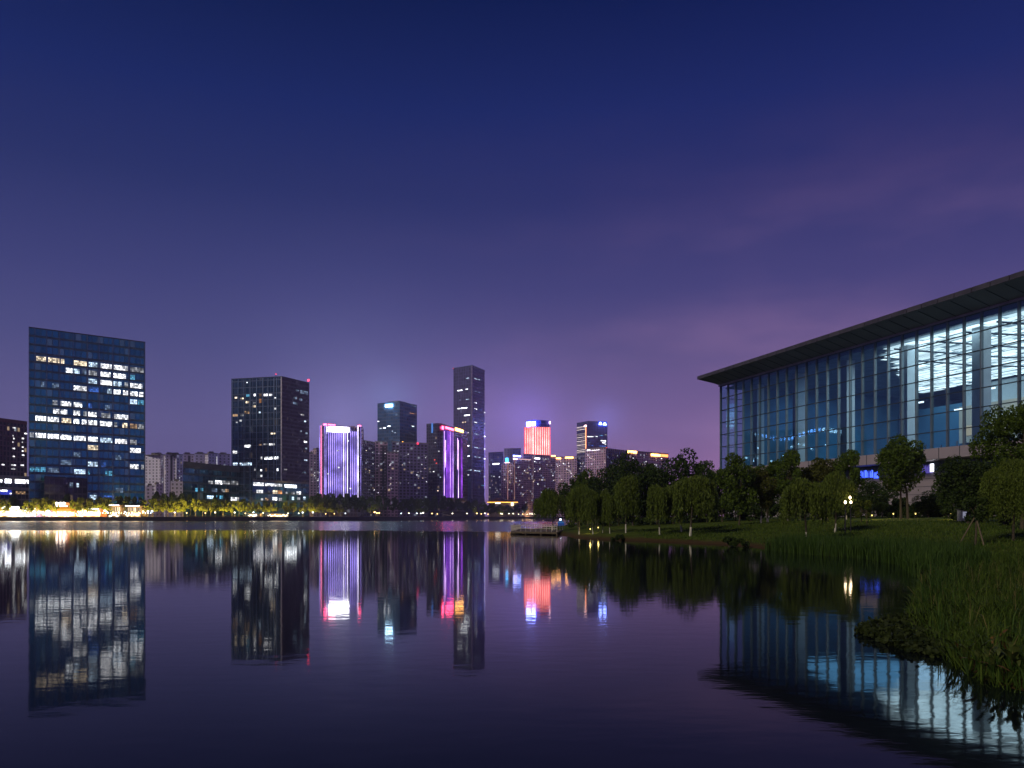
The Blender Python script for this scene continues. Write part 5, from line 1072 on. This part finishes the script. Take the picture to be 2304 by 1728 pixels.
# ------------------------------------------------------------------ reeds, bank grass, floating weed, broad-leaved plants
def blades(name, P, h, w, lean, m, seed, bend=.5):
    r = np.random.default_rng(seed); n = len(P); a = r.uniform(0, 6.283, n); l = np.abs(r.normal(size=n)) * lean; dirv = np.stack([np.cos(a), np.sin(a)], 1)
    side = np.stack([-dirv[:, 1], dirv[:, 0]], 1); rot = r.uniform(0, 6.283, n); side = np.stack([np.cos(rot), np.sin(rot)], 1)
    V = np.zeros((n, 5, 3)); sw = side * w[:, None]
    V[:, 0, :2] = P[:, :2] - sw; V[:, 1, :2] = P[:, :2] + sw; V[:, 0, 2] = V[:, 1, 2] = P[:, 2] - .03
    mid = P[:, :2] + dirv * (l * h * bend * .5)[:, None]; V[:, 2, :2] = mid + sw * .85; V[:, 3, :2] = mid - sw * .85; V[:, 2, 2] = V[:, 3, 2] = P[:, 2] + h * .6
    V[:, 4, :2] = P[:, :2] + dirv * (l * h * (.5 + bend))[:, None]; V[:, 4, 2] = P[:, 2] + h * (1 - .35 * np.minimum(l, 1))
    b0 = np.arange(n)[:, None] * 5; f = np.concatenate([b0 + np.array([0, 1, 2, 3]), b0 + np.array([3, 2, 4])], 1).ravel()
    return np_mesh(name, V.reshape(-1, 3), f, [4, 3] * n, m)
def scatter(n, x0, x1, y0, y1, dlo, dhi, seed):
    r = np.random.default_rng(seed); out = []
    while sum(map(len, out)) < n:
        p = np.stack([r.uniform(x0, x1, 20000), r.uniform(y0, y1, 20000)], 1); d = sdist(p); k = (d > dlo) & (d < dhi); p = p[k]; out.append(np.column_stack([p, gz(p)]))
        if len(out) > 60: break
    return np.concatenate(out)[:n]
REED = leaf_mat('reed_green', (.020, .050, .008), (.065, .115, .022)); GRASS = leaf_mat('bank_grass', (.024, .054, .007), (.10, .145, .022)); STRAW = leaf_mat('straw', (.12, .10, .04), (.24, .19, .08))
pr = scatter(9000, 14, 34, 33, 60, -.4, 2.6, 3); pr[:, 2] = np.maximum(pr[:, 2], -.1); hh = rng.uniform(.55, 1.35, len(pr))
tag(blades('reeds', pr, hh, rng.uniform(.012, .022, len(pr)), .28, REED, 4), 'belt of green reeds along the waterline below the lawn', 'reeds', kind='stuff')
pg = scatter(60000, 5.5, 27, 9, 40, -.1, 9, 5); pg = pg[np.argsort(rng.random(len(pg)))]; hh = rng.uniform(.15, .52, len(pg)) * (1 + .55 * np.sin(pg[:, 0] * 1.3 + 1) * np.sin(pg[:, 1] * .8) + .25 * np.sin(pg[:, 0] * 3.1) * np.sin(pg[:, 1] * 2.3))
tag(blades('bank_grass', pg, hh, rng.uniform(.006, .015, len(pg)), .85, GRASS, 6, .9), 'tangled tall grass on the near right bank', 'grass', kind='stuff')
pt_ = scatter(30000, 6, 24, 10, 36, .2, 7, 15); cl = np.sin(pt_[:, 0] * 1.7 + .6) * np.sin(pt_[:, 1] * 1.1 + 2) + .5 * np.sin(pt_[:, 0] * 4.1 + pt_[:, 1] * 2.2); pt_ = pt_[cl > .62]; hh = rng.uniform(.45, 1.0, len(pt_))
tag(blades('tall_weeds', pt_, hh, rng.uniform(.007, .016, len(pt_)), .55, REED, 16, .8), 'clumps of taller dark weeds rising from the bank grass', 'weeds', kind='stuff')
ps = scatter(500, 5.8, 20, 8, 30, 0, 5, 8); hh = rng.uniform(.5, .95, len(ps))
tag(blades('dry_stalks', ps, hh, rng.uniform(.004, .008, len(ps)), .55, STRAW, 9, .8), 'thin straw-coloured stalks standing in the bank grass', 'stalks', kind='stuff')
pl = scatter(24000, 14, 75, 40, 100, 1.5, 30, 10); hh = rng.uniform(.10, .26, len(pl))
tag(blades('lawn_grass', pl, hh, rng.uniform(.018, .035, len(pl)), .5, GRASS, 11), 'short lawn grass on the right bank', 'grass', kind='stuff')
wp = [(1932, 17.3), (1960, 18.2), (2010, 19.3), (2070, 20.0), (2140, 17.5), (2160, 14.6), (2100, 14.3), (2040, 14.9), (1990, 15.8), (1955, 16.7)]
WP = np.array([tuple(P2(*a)) for a in wp]); c = WP.mean(0); r = np.random.default_rng(12); k = r.integers(0, len(WP), 9000); f = np.sqrt(r.random((9000, 1))); g = r.random((9000, 1))
pp = c + ((WP[k] * (1 - g) + WP[(k + 1) % len(WP)] * g) - c) * f * (1 + .06 * r.normal(size=(9000, 1))); cen = np.column_stack([pp, .02 + np.abs(r.normal(size=9000)) * .07])
tag(leaves('floating_weed', cen, .10, leaf_mat('weed_leaf', (.014, .022, .008), (.05, .065, .018)), None, 0, .8, 13), 'dark patch of floating water weed beside the near bank', 'water weed', kind='stuff')
PLM = leaf_mat('broad_leaf', (.04, .065, .015), (.10, .12, .03), .45); PLB = leaf_mat('broad_leaf_brown', (.12, .06, .02), (.2, .1, .04), .5)
def leafplant(lab, x, y, s, seed):
    r = np.random.default_rng(seed); g = max(G(x, y), -.05); t = thing('broad_leaved_plant', lab, 'plant', (x, y, g), 'broad-leaved plants at the near waterline')
    for i in range(8):
        a = r.uniform(0, 6.28); ln = s * r.uniform(.35, .6); tilt = r.uniform(.25, 1.0); d = Vector((math.cos(a) * math.sin(tilt), math.sin(a) * math.sin(tilt), math.cos(tilt))); st = Vector((x, y, g)) + Vector((math.cos(a), math.sin(a), 0)) * .06; sl = s * r.uniform(.3, .7)
        knee = st + Vector((d.x * .4, d.y * .4, 1)).normalized() * sl; mb = MB(); mb.tube([st, (st + knee) / 2, knee], [.012, .010, .007], 5, 0); sd = d.cross(Vector((0, 0, 1))).normalized(); dr = Vector((0, 0, -1)); pts = []
        for f, w in ((0, .01), (.2, .55), (.45, .9), (.7, .7), (.9, .28), (1, .02)):
            cpt = knee + d * ln * f + dr * ln * .35 * f * f; pts.append((cpt - sd * w * ln * .16, cpt + Vector((0, 0, -.012 * ln)), cpt + sd * w * ln * .16))
        for p, q in zip(pts, pts[1:]): mb.face([p[0], p[1], q[1], q[0]], mi=1); mb.face([p[1], p[2], q[2], q[1]], mi=1)
        mb.build('leaf', [REED, PLB if r.random() < .18 else PLM], t, True)
for i, (px, Y, s, lab) in enumerate([(2160, 13.7, .8, 'broad-leaved plant leaning out at the tip of the near bank'), (2185, 13.0, .9, 'broad-leaved plant second along the near waterline with a browned leaf'), (2215, 12.4, 1.0, 'tall broad-leaved plant in the corner between weed and grass'), (2240, 12.0, .9, 'broad-leaved plant midway along the near waterline'),
        (2262, 11.9, 1.0, 'broad-leaved plant with upright leaves close to the right edge'), (2290, 11.9, 1.0, 'broad-leaved plant at the right edge above the dark reflection'), (2230, 13.4, .9, 'broad-leaved plant half sunk in the bank grass'), (2275, 12.8, 1.0, 'broad-leaved plant behind the right-edge plants'), (2296, 11.6, .8, 'lowest broad-leaved plant at the bottom right bank')]):
    leafplant(lab, X(px, Y), Y, s * .62, 100 + i)

# ------------------------------------------------------------------ city haze
def haze():
    m = bpy.data.materials.new('haze'); m.use_nodes = True; nt = m.node_tree; nt.nodes.clear(); out = nt.nodes.new('ShaderNodeOutputMaterial'); v = nt.nodes.new('ShaderNodeVolumePrincipled')
    v.inputs['Color'].default_value = (.78, .76, 1.0, 1); v.inputs['Density'].default_value = .00016; v.inputs['Anisotropy'].default_value = .6; nt.links.new(v.outputs[0], out.inputs['Volume'])
    m.cycles.homogeneous_volume = True
    mb = MB(); mb.box(-2500, -130, -3, 2500, 2620, 212); tag(mb.build('haze', m), kind='stuff')
haze()
for k_, p_ in list(protos.items()):
    if not p_[1]:
        for ch in list(p_[0].children):
            for g_ in list(ch.children): bpy.data.objects.remove(g_)
            bpy.data.objects.remove(ch)
        bpy.data.objects.remove(p_[0])
